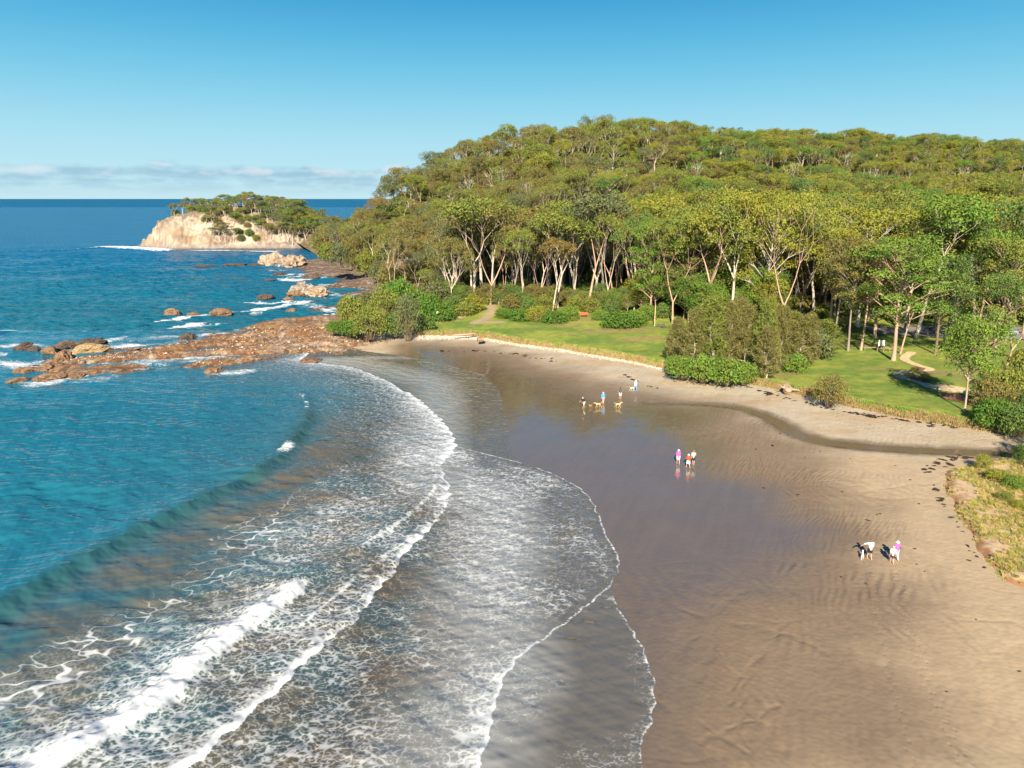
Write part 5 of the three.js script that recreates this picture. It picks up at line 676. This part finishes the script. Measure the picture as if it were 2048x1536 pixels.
// ------------------------------------------------------------------ small park furniture
const bx = (w, h, d, x, y, z) => { const g = new THREE.BoxGeometry(w, h, d); g.translate(x, y, z); return g; }, cy = (r0, r1, h, x, y, z, n = 10) => { const g = new THREE.CylinderGeometry(r0, r1, h, n); g.translate(x, y, z); return g; };
const thing = (name, px, py, label, category, turn = 0, h0 = 3) => { const p = onto(px, py, groundAt, h0), o = new THREE.Group(); o.position.set(...p); o.rotation.y = turn; return add(o, name, { label, category }); };
{
  const orange = std([0.5, 0.1, 0.035], { roughness: 0.6 }), steel = std([0.35, 0.35, 0.34], { roughness: 0.4, metalness: 0.6 }), white = std([0.75, 0.75, 0.72], { roughness: 0.6 }), wood = std([0.26, 0.19, 0.13]), sawn = std([0.5, 0.36, 0.2]), bench = thing('park_bench', 1168, 634, 'orange slatted park bench at the edge of the forest', 'bench', 0.1);
  for (let i = 0; i < 4; i++) part('seat_slat', bx(2.1, 0.05, 0.11, 0, 0.47, -0.2 + 0.135 * i), orange, bench);
  for (let i = 0; i < 3; i++) part('back_slat', bx(2.1, 0.13, 0.045, 0, 0.6 + 0.17 * i, -0.29 - 0.03 * i), orange, bench);
  for (const s of [-0.85, 0.85]) { part('leg', bx(0.07, 0.47, 0.08, s, 0.21, 0.2), steel, bench); part('leg', bx(0.07, 0.95, 0.08, s, 0.46, -0.22), steel, bench); part('armrest', bx(0.07, 0.05, 0.55, s, 0.68, 0), orange, bench); }
  const sign = thing('sign_post', 875, 644, 'white round topped sign on a thin grey post among the bushes', 'sign', 0, 2.3); part('post', cy(0.045, 0.045, 2.3, 0, 1.1, 0), steel, sign); part('sign_plate', bx(0.5, 0.6, 0.04, 0, 2.2, 0.06), white, sign);
  const pole = thing('timber_pole', 1309, 652, 'tall yellowish timber pole on the lawn before the forest', 'pole'); part('shaft', cy(0.1, 0.13, 4.6, 0, 2.2, 0), sawn, pole); part('cap', cy(0.02, 0.13, 0.12, 0, 4.56, 0), wood, pole);
  const table = thing('picnic_table', 1324, 655, 'low timber picnic table beside the she-oak thicket', 'table', 0.4); part('table_top', bx(1.8, 0.06, 0.75, 0, 0.74, 0), wood, table); for (const s of [-0.6, 0.6]) { part('seat', bx(1.8, 0.05, 0.28, 0, 0.45, s), wood, table); part('leg', bx(0.08, 0.75, 0.6, s, 0.36, 0), wood, table); }
  const board = thing('notice_board', 1761, 704, 'white notice board on two posts at the car park rail', 'sign'); part('panel', bx(1.1, 1.0, 0.06, 0, 1.6, 0), white, board); for (const s of [-0.5, 0.5]) part('post', cy(0.05, 0.05, 2.1, s, 1.0, -0.06), wood, board);
  const rail = thing('timber_rail', 1768, 704, 'low timber rail fence along the car park edge', 'fence', -0.25); part('rail', bx(6.6, 0.14, 0.12, 0, 0.62, -0.6), wood, rail); for (let i = 0; i < 4; i++) part('post', cy(0.08, 0.08, 0.9, -3 + 2 * i, 0.32, -0.6), wood, rail);
  const bin = thing('green_crate', 1934, 792, 'small green crate beside the mulch bed', 'crate', 0.3, 2.6); part('body', bx(0.9, 0.6, 0.6, 0, 0.32, 0), std([0.02, 0.3, 0.14], { roughness: 0.5 }), bin); part('lid', bx(0.96, 0.07, 0.66, 0, 0.655, 0), std([0.02, 0.36, 0.17], { roughness: 0.5 }), bin);
  const stump = thing('driftwood_stump', 1574, 780, 'pale driftwood stump at the edge of the bank', 'driftwood', 0, 2); part('stump', rockGeo(91, 0.5, 0.8, 0.4, 6, [[0.36, 0.28, 0.2], [0.26, 0.19, 0.12], [0.2, 0.13, 0.08]], 0.9), rockMat, stump); part('root', tubes([[[V(-0.3, 0.3, 0), 0.16], [V(-0.9, 0.5, 0.2), 0.11], [V(-1.3, 0.9, 0.2), 0.04]], [[V(0.2, 0.2, 0), 0.15], [V(0.9, 0.15, 0.3), 0.1], [V(1.7, 0.05, 0.4), 0.04]]], 6), std([0.45, 0.36, 0.26], { vertexColors: true }), stump);
  const logA = thing('driftwood_log', 928, 672, 'tan driftwood log lying against the lawn bank', 'driftwood', 0.15, 1.9); part('log', tubes([[[V(-2.2, 0.2, 0), 0.16], [V(-0.8, 0.3, 0.1), 0.2], [V(0.9, 0.3, 0), 0.19], [V(2.3, 0.5, -0.1), 0.12]]], 8), std([0.33, 0.25, 0.17], { vertexColors: true }), logA); part('branch', tubes([[[V(1.3, 0.35, 0), 0.13], [V(1.5, 1.0, 0.1), 0.1], [V(1.4, 1.6, 0.1), 0.05]]], 6), std([0.33, 0.25, 0.17], { vertexColors: true }), logA);
  const blk = thing('sandstone_block', 961, 680, 'square orange stone block at the top of the pebble band', 'rock', 0.3, 1.6); part('block', (() => { const g = rockGeo(93, 1, 1, 1, 6, [[0.36, 0.22, 0.12], [0.3, 0.17, 0.085], [0.22, 0.12, 0.06]], 0.4), q = g.attributes.position; for (let i = 0; i < q.count; i++) q.setXYZ(i, clamp(q.getX(i), -0.62, 0.62) * 0.95, clamp(q.getY(i), -0.3, 0.72) * 0.75, clamp(q.getZ(i), -0.55, 0.55) * 0.8); g.computeVertexNormals(); return g; })(), rockMat, blk);
  // parked cars under the trees
  const car = (x, z, turn, c, label) => {
    const o = new THREE.Group(), paint = new THREE.MeshPhysicalMaterial({ roughness: 0.35, clearcoat: 1, clearcoatRoughness: 0.05 }), glass = std([0.02, 0.025, 0.03], { roughness: 0.05 }), tyre = std([0.02, 0.02, 0.02]); paint.color.setRGB(...c);
    const ex = (pts, w, y = 0) => { const s = new THREE.Shape(pts.map(([a, b]) => new THREE.Vector2(a, b))), g = new THREE.ExtrudeGeometry(s, { depth: w, bevelEnabled: true, bevelSize: 0.05, bevelThickness: 0.06, bevelSegments: 2 }); g.translate(0, y, -w / 2); return g; };
    const body = part('body', ex([[-2.15, 0.3], [2.1, 0.3], [2.15, 0.62], [1.9, 0.84], [1.0, 0.95], [0.4, 1.42], [-1.3, 1.45], [-2.05, 0.98], [-2.2, 0.6]], 1.6), paint, o);
    part('window', ex([[0.82, 0.98], [0.34, 1.36], [-1.22, 1.38], [-1.75, 1.0]], 1.64), glass, body);
    for (const a of [-1.35, 1.35]) for (const s of [-0.78, 0.78]) { const g = new THREE.CylinderGeometry(0.33, 0.33, 0.24, 20); g.rotateX(Math.PI / 2); g.translate(a, 0.33, s); const w = part('wheel', g, tyre, o), h = new THREE.CylinderGeometry(0.2, 0.2, 0.26, 12); h.rotateX(Math.PI / 2); h.translate(a, 0.33, s * 1.01); part('rim', h, steel, w); }
    for (const s of [-0.6, 0.6]) part('headlight', bx(0.08, 0.14, 0.32, 2.15, 0.7, s), white, o);
    o.position.set(x, landY(x, z) + 0.14, z); o.rotation.y = turn; add(o, 'parked_car', { label, category: 'car' });
  };
  { const a = [82, -138.5], b = [96, -136.5]; car(a[0], a[1], 0.5, [0.03, 0.04, 0.06], 'dark car parked in the shade under the trees'); car(b[0], b[1], 0.2, [0.3, 0.36, 0.42], 'pale blue car parked among the tree trunks'); }
}

// ------------------------------------------------------------------ people and dogs: one smooth body each, drawn over joints
function net(f, lo, hi, cell) {                                           // surface nets: the skin of f = 0 (negative inside)
  const n = [0, 1, 2].map((k) => Math.ceil((hi[k] - lo[k]) / cell) + 1), [a, b, c] = n, F = new Float32Array(a * b * c), id = new Int32Array(a * b * c).fill(-1), P = [], I = [];
  for (let z = 0, o = 0; z < c; z++) for (let y = 0; y < b; y++) for (let x = 0; x < a; x++, o++) F[o] = f(lo[0] + x * cell, lo[1] + y * cell, lo[2] + z * cell);
  const at = (x, y, z) => x + a * (y + b * z), E = [[0, 1], [0, 2], [0, 4], [1, 3], [1, 5], [2, 3], [2, 6], [3, 7], [4, 5], [4, 6], [5, 7], [6, 7]];
  for (let z = 0; z + 1 < c; z++) for (let y = 0; y + 1 < b; y++) for (let x = 0; x + 1 < a; x++) {
    const v = []; for (let k = 0; k < 8; k++) v.push(F[at(x + (k & 1), y + (k >> 1 & 1), z + (k >> 2))]); let m = 0; for (const q of v) m += q < 0 ? 1 : 0; if (!m || m === 8) continue;
    let sx = 0, sy = 0, sz = 0, s = 0; for (const [i, j] of E) if (v[i] < 0 !== v[j] < 0) { const t = v[i] / (v[i] - v[j]); sx += mix(i & 1, j & 1, t); sy += mix(i >> 1 & 1, j >> 1 & 1, t); sz += mix(i >> 2, j >> 2, t); s++; }
    id[at(x, y, z)] = P.length / 3; P.push(lo[0] + (x + sx / s) * cell, lo[1] + (y + sy / s) * cell, lo[2] + (z + sz / s) * cell);
  }
  const quad = (p, q, r, s, flip) => { if (p < 0 || q < 0 || r < 0 || s < 0) return; flip ? I.push(p, r, q, p, s, r) : I.push(p, q, r, p, r, s); };
  for (let z = 1; z + 1 < c; z++) for (let y = 1; y + 1 < b; y++) for (let x = 1; x + 1 < a; x++) {
    const v = F[at(x, y, z)] < 0;
    if (v !== F[at(x + 1, y, z)] < 0) quad(id[at(x, y - 1, z - 1)], id[at(x, y, z - 1)], id[at(x, y, z)], id[at(x, y - 1, z)], !v);
    if (v !== F[at(x, y + 1, z)] < 0) quad(id[at(x - 1, y, z - 1)], id[at(x - 1, y, z)], id[at(x, y, z)], id[at(x, y, z - 1)], !v);
    if (v !== F[at(x, y, z + 1)] < 0) quad(id[at(x - 1, y - 1, z)], id[at(x, y - 1, z)], id[at(x, y, z)], id[at(x - 1, y, z)], !v);
  }
  const g = new THREE.BufferGeometry(); g.setAttribute('position', new THREE.Float32BufferAttribute(P, 3)); g.setIndex(I); g.computeVertexNormals(); return g;
}
const cap = (p, q, r0, r1) => { const ex = q[0] - p[0], ey = q[1] - p[1], ez = q[2] - p[2], l = ex * ex + ey * ey + ez * ez + 1e-9; return (x, y, z) => { const wx = x - p[0], wy = y - p[1], wz = z - p[2], t = clamp((wx * ex + wy * ey + wz * ez) / l); return Math.hypot(wx - ex * t, wy - ey * t, wz - ez * t) - mix(r0, r1, t); }; };
const join = (fs, k) => (x, y, z) => { let d = 9; for (const f of fs) { const e = f(x, y, z), h = Math.max(0, k - Math.abs(d - e)) / k; d = Math.min(d, e) - h * h * k * 0.25; } return d; };
const boxOf = (pts, pad) => [[0, 1, 2].map((k) => Math.min(...pts.map((p) => p[k])) - pad), [0, 1, 2].map((k) => Math.max(...pts.map((p) => p[k])) + pad)];
const lim = (p, len, a, b, side = 0) => [p[0] + len * Math.sin(side), p[1] - len * Math.cos(a) * Math.cos(side), p[2] + len * Math.sin(a)];   // a limb hanging down, swung forward by a
function person(px, py, o) {
  const { turn = 0, h = 1.7, step = 0.3, lean = 0.04, arms = [[0.25, 0.35], [-0.25, 0.3]], side = [0.12, 0.12], skin = [0.52, 0.3, 0.2], top, bottom, hat, hair = [0.12, 0.08, 0.05], long = false, sleeves = 0.55, label, knee = 0.1, skirt = false } = o;
  const hipY = 0.9, sl = Math.sin(lean), clh = Math.cos(lean), up = (x, y, z) => [x, hipY + (y - hipY) * clh, (y - hipY) * sl + z], S = {};
  S.pel = [0, 0.93, 0]; S.chest = up(0, 1.25, 0.01); S.neck = up(0, 1.44, 0); S.head = up(0, 1.585, 0.02); S.top = up(0, 1.64, 0.005);
  const legs = [-1, 1].map((s) => { const a = s * step, hip = [0.095 * s, 0.9, 0], kn = lim(hip, 0.42, a + knee, 0), an = lim(kn, 0.41, a - (a < 0 ? 0.25 : 0.05), 0); return { hip, kn, an, toe: [an[0] + 0.02 * s, an[1] - 0.04, an[2] + 0.17], heel: [an[0], an[1] - 0.045, an[2] - 0.05] }; });
  const low = Math.min(...legs.flatMap((l) => [l.toe[1], l.heel[1]])) - 0.035;
  const hands = [-1, 1].map((s, i) => { const [a, b] = arms[i], sh = up(0.185 * s, 1.385, 0), el = lim(sh, 0.29, a, 0, s * side[i]), wr = lim(el, 0.25, a + b, 0, s * side[i] * 0.5), d = [wr[0] - el[0], wr[1] - el[1], wr[2] - el[2]].map((v) => v / 0.25); return { s, sh, el, wr, d, palm: wr.map((v, k) => v + d[k] * 0.085) }; });
  const head = [cap(S.head, S.top, 0.082, 0.095), cap(up(0, 1.52, 0.05), up(0, 1.56, 0.055), 0.05, 0.055), cap(up(0, 1.575, 0.1), up(0, 1.555, 0.118), 0.012, 0.016), ...[-1, 1].map((s) => cap(up(0.092 * s, 1.575, 0.01), up(0.098 * s, 1.61, 0.005), 0.014, 0.018))];
  const bones = [cap(S.pel, up(0, 1.1, 0), 0.135, 0.12), cap(up(0, 1.1, 0), S.chest, 0.12, 0.135), cap(up(-0.13, 1.37, 0), up(0.13, 1.37, 0), 0.075, 0.075), cap(up(-0.06, 1.25, 0.02), up(0.06, 1.25, 0.02), 0.13, 0.13), cap(S.neck, S.head, 0.056, 0.06), ...head];
  for (const l of legs) bones.push(cap(l.hip, l.kn, 0.088, 0.055), cap(l.kn, l.an, 0.057, 0.036), cap(l.heel, l.toe, 0.035, 0.028));
  for (const q of hands) bones.push(cap(q.sh, q.el, 0.05, 0.038), cap(q.el, q.wr, 0.039, 0.026), cap(q.wr, q.palm, 0.026, 0.034));
  const all = [S.pel, S.top, ...legs.flatMap((l) => [l.kn, l.an, l.toe, l.heel]), ...hands.flatMap((q) => [q.sh, q.el, q.wr, q.palm])], [lo, hi] = boxOf(all, 0.17), geos = [net(join(bones, 0.05), lo, hi, 0.017)];
  for (const q of hands) {                                                // four fingers and a thumb, slightly curled
    const nrm = [q.s, 0, 0], ac = [0, q.d[2], -q.d[1]], fs = [], pts = [], P = (u, v, w) => { const p = q.palm.map((c, k) => c + q.d[k] * u + ac[k] * v - nrm[k] * w); pts.push(p); return p; };
    [[-0.027, 0.07], [-0.009, 0.08], [0.009, 0.076], [0.027, 0.06]].forEach(([v, l]) => { const a = P(0.015, v, 0), b = P(0.015 + l * 0.55, v * 1.1, 0.008), c = P(0.01 + l, v * 1.1, 0.032); fs.push(cap(a, b, 0.0095, 0.009), cap(b, c, 0.009, 0.0075)); });
    const t0 = P(-0.04, 0.028, 0), t1 = P(-0.01, 0.052, 0.012), t2 = P(0.02, 0.056, 0.026); fs.push(cap(t0, t1, 0.012, 0.01), cap(t1, t2, 0.01, 0.008)); const [l2, h2] = boxOf(pts, 0.016); geos.push(net(join(fs, 0.006), l2, h2, 0.005));
  }
  const body = new THREE.Group(), scale = h / 1.72, base = mergeGeometries(geos), flesh = std(skin, { roughness: 0.6 });
  part('body', base, flesh, body);
  const cloth = (fs, pts, pad, c, name, cut) => { const [l, u] = boxOf(pts, pad); part(name, net((x, y, z) => { const d = join(fs, 0.05)(x, y, z); return cut ? Math.max(d, cut(x, y, z)) : d; }, l, u, 0.02), std(c, { roughness: 0.85 }), body); };
  const fat = 0.018, shirt = [cap([0, 0.9, 0], up(0, 1.1, 0), 0.15 + fat, 0.128 + fat), cap(up(0, 1.1, 0), S.chest, 0.125 + fat, 0.137 + fat), cap(up(-0.13, 1.37, 0), up(0.13, 1.37, 0), 0.08 + fat, 0.08 + fat), cap(up(-0.06, 1.25, 0.02), up(0.06, 1.25, 0.02), 0.13 + fat, 0.13 + fat)], sp = [[-0.2, 0.86, -0.1], [0.2, 0.86, 0.1], S.chest, S.neck];
  for (const q of hands) { const e = q.sh.map((v, k) => mix(v, q.el[k], Math.min(1, sleeves * 1.6))); shirt.push(cap(q.sh, e, 0.062 + fat * 0.6, 0.056 + fat * 0.4)); sp.push(q.sh, e); if (sleeves > 0.8) { const w = q.el.map((v, k) => mix(v, q.wr[k], 0.9)); shirt.push(cap(q.el, w, 0.052, 0.04)); sp.push(w); } }
  cloth(shirt, sp, 0.19, top, 'shirt', (x, y) => 0.84 - y);
  const pf = [cap([0, 0.97, 0], [0, 0.92, 0], 0.14 + fat, 0.145 + fat)], pp = [[0, 1.0, 0]];
  for (const l of legs) { const t = long ? 1 : 0.78, e = l.hip.map((v, k) => mix(v, l.kn[k], t)); pf.push(cap(l.hip, e, 0.1 + fat, skirt ? 0.12 : 0.078 + fat * 0.6)); pp.push(l.hip, e); if (long) { const w = l.kn.map((v, k) => mix(v, l.an[k], 0.92)); pf.push(cap(l.kn, w, 0.078, 0.06)); pp.push(w); } }
  cloth(pf, pp, 0.2, bottom, long ? 'trousers' : 'shorts', (x, y) => y - 1.0);
  const hc = hat || hair, hf = [cap(up(0, 1.63, -0.015), up(0, 1.655, -0.01), 0.104, 0.1)]; if (!hat) hf.push(cap(up(0, 1.56, -0.05), up(0, 1.62, -0.04), 0.075, 0.08));
  cloth(hf, [S.top, S.head], 0.2, hc, hat ? 'hat' : 'hair', (x, y, z) => (hat ? up(0, 1.61, 0)[1] - y : Math.min(z - S.head[2] - 0.035, up(0, 1.62, 0)[1] - y)));
  if (hat) { const g = new THREE.CylinderGeometry(0.105, 0.17, 0.035, 18); const p = up(0, 1.625, 0); g.translate(p[0], p[1], p[2]); part('hat_brim', g, std(hat), body); }
  for (const s of [-1, 1]) { const g = new THREE.SphereGeometry(0.013, 6, 5), p = up(0.034 * s, 1.595, 0.094); g.translate(...p); part('eye', g, std([0.03, 0.02, 0.02], { roughness: 0.3 }), body); }
  const at = onto(px, py, sandY, 0.5); body.position.set(at[0], at[1] - low * scale, at[2]); body.scale.setScalar(scale); body.rotation.y = turn;
  return add(body, 'person', { label, category: 'person' });
}
function dog(px, py, o) {
  const { turn = 0, size = 1, coat, label, tail = 0.7, neck = 0.25, stride = 0.25 } = o, f = [], pts = [], B = (p, q, a, b) => { f.push(cap(p, q, a, b)); pts.push(p, q); };
  B([0, 0.5, 0.22], [0, 0.5, 0], 0.125, 0.105); B([0, 0.5, 0], [0, 0.51, -0.26], 0.1, 0.095); B([0, 0.44, 0.2], [0, 0.47, 0.1], 0.1, 0.09); B([0, 0.55, 0.27], [0, 0.6 + neck * 0.4, 0.42], 0.085, 0.062);
  const hy = 0.63 + neck * 0.4; B([0, hy, 0.43], [0, hy + 0.015, 0.5], 0.075, 0.066); B([0, hy - 0.02, 0.53], [0, hy - 0.035, 0.63], 0.042, 0.03); for (const s of [-1, 1]) { B([0.055 * s, hy + 0.06, 0.44], [0.085 * s, hy - 0.01, 0.45], 0.02, 0.016); }
  B([0, 0.54, -0.33], [0, 0.5 + 0.2 * tail, -0.48], 0.03, 0.025); B([0, 0.5 + 0.2 * tail, -0.48], [0, 0.5 + 0.36 * tail, -0.58], 0.026, 0.014);
  for (const s of [-1, 1]) { const a = stride * s * 0.5; B([0.07 * s, 0.46, 0.2], [0.072 * s, 0.25, 0.19 + a * 0.4], 0.06, 0.034); B([0.072 * s, 0.25, 0.19 + a * 0.4], [0.072 * s, 0.05, 0.21 + a], 0.03, 0.022); B([0.072 * s, 0.03, 0.21 + a], [0.072 * s, 0.025, 0.25 + a], 0.026, 0.024); const b = -a; B([0.075 * s, 0.48, -0.26], [0.08 * s, 0.32, -0.2 + b * 0.4], 0.078, 0.042); B([0.08 * s, 0.32, -0.2 + b * 0.4], [0.078 * s, 0.19, -0.33 + b], 0.036, 0.024); B([0.078 * s, 0.19, -0.33 + b], [0.078 * s, 0.04, -0.31 + b], 0.023, 0.021); B([0.078 * s, 0.03, -0.31 + b], [0.078 * s, 0.025, -0.26 + b], 0.026, 0.024); }
  const [lo, hi] = boxOf(pts, 0.14), g = net(join(f, 0.045), lo, hi, 0.014), body = new THREE.Group(); part('body', g, std(coat, { roughness: 0.9 }), body);
  const dark = std([0.03, 0.02, 0.02], { roughness: 0.35 }), nose = new THREE.SphereGeometry(0.017, 8, 6); nose.translate(0, hy - 0.022, 0.655); part('nose', nose, dark, body); for (const s of [-1, 1]) { const e = new THREE.SphereGeometry(0.011, 6, 5); e.translate(0.036 * s, hy + 0.03, 0.55); part('eye', e, dark, body); }
  const at = onto(px, py, sandY, 0.5); body.position.set(at[0], at[1], at[2]); body.scale.setScalar(size); body.rotation.y = turn; return add(body, 'dog', { label, category: 'dog' });
}
const W = [0.6, 0.6, 0.58], K = [0.015, 0.015, 0.018], PI = Math.PI;
person(1168, 815.5, { turn: -0.9, lean: 0.42, step: 0.3, arms: [[0.6, 0.7], [0.4, 0.6]], top: K, bottom: [0.72, 0.68, 0.6], hair: [0.5, 0.4, 0.3], label: 'person in black top and pale shorts stooping towards a small dog' });
person(1206, 807, { turn: 2.9, step: 0.22, arms: [[0.1, 0.15], [-0.1, 0.1]], top: [0.06, 0.3, 0.62], bottom: [0.5, 0.34, 0.24], long: true, sleeves: 0.95, hat: W, label: 'person in bright blue long sleeved top with pale cap walking' });
person(1240, 798, { turn: PI, step: 0.12, arms: [[0.35, 0.9], [0.35, 0.9]], side: [0.35, 0.35], top: [0.06, 0.06, 0.08], bottom: [0.75, 0.74, 0.7], sleeves: 0.2, hair: [0.04, 0.03, 0.03], label: 'person in dark vest and white shorts with hands on hips' });
person(1271, 782, { turn: PI + 0.4, step: 0.2, top: [0.8, 0.72, 0.7], bottom: [0.1, 0.28, 0.5], long: true, sleeves: 0.9, hat: W, label: 'person in white top and blue jeans with a pale dog' });
person(1356, 928, { turn: PI, step: 0.16, arms: [[0.1, 0.15], [-0.15, 0.15]], top: [0.66, 0.09, 0.42], bottom: [0.72, 0.74, 0.66], sleeves: 0.9, hat: W, label: 'person in pink top and pale shorts wading on the wet sand' });
person(1376, 935.5, { turn: PI + 0.2, step: 0.28, h: 1.62, arms: [[0.1, 0.2], [0.5, 0.6]], top: [0.66, 0.06, 0.02], bottom: [0.5, 0.7, 0.66], skirt: true, hat: W, label: 'person in red top and pale skirt walking beside the grey shirted one' });
person(1386, 929, { turn: PI - 0.3, step: 0.3, arms: [[0.3, 0.5], [-0.2, 0.2]], top: [0.4, 0.4, 0.36], bottom: K, hair: [0.2, 0.14, 0.1], label: 'person in grey shirt and black shorts walking' });
person(1738, 1118, { turn: PI, step: 0.14, h: 1.76, arms: [[0.1, 0.15], [0.35, 0.1]], side: [0.15, 1.15], top: W, bottom: K, sleeves: 0.7, hair: [0.16, 0.09, 0.05], label: 'person in white shirt and black shorts holding an arm out over a small white dog' });
person(1791, 1120, { turn: PI + 0.2, step: 0.16, h: 1.68, arms: [[0.2, 0.6], [0.1, 0.4]], top: [0.52, 0.1, 0.72], bottom: W, long: true, sleeves: 0.7, hat: [0.8, 0.78, 0.7], label: 'person in purple top, white trousers and straw hat' });
person(1783, 1126, { turn: PI - 0.3, step: 0.22, h: 1.5, arms: [[0.2, 0.3], [-0.2, 0.3]], top: [0.62, 0.6, 0.56], bottom: [0.07, 0.06, 0.06], hair: [0.62, 0.5, 0.14], label: 'fair haired person in light grey top and dark shorts beside the purple top' });
dog(1181, 815, { turn: -0.9, size: 0.62, coat: [0.46, 0.24, 0.1], tail: 1.2, label: 'small tan dog beside the stooping person' });
dog(1196, 814.5, { turn: -1.5, size: 1.0, coat: [0.58, 0.38, 0.15], tail: 1.1, neck: 0.05, label: 'golden dog walking beside the blue clad person' });
dog(1236, 815, { turn: 1.3, size: 1.0, coat: [0.58, 0.38, 0.15], tail: 0.6, neck: 0.4, label: 'golden dog standing in front of the person in dark vest' });
dog(1264.5, 781.5, { turn: 1.9, size: 0.92, coat: [0.66, 0.56, 0.38], label: 'pale cream dog beside the person in blue jeans' });
dog(1724, 1117, { turn: 2.7, size: 0.75, coat: [0.74, 0.7, 0.62], label: 'small white dog beside the outstretched arm' });
console.log('all done');
renderer.render(scene, camera);
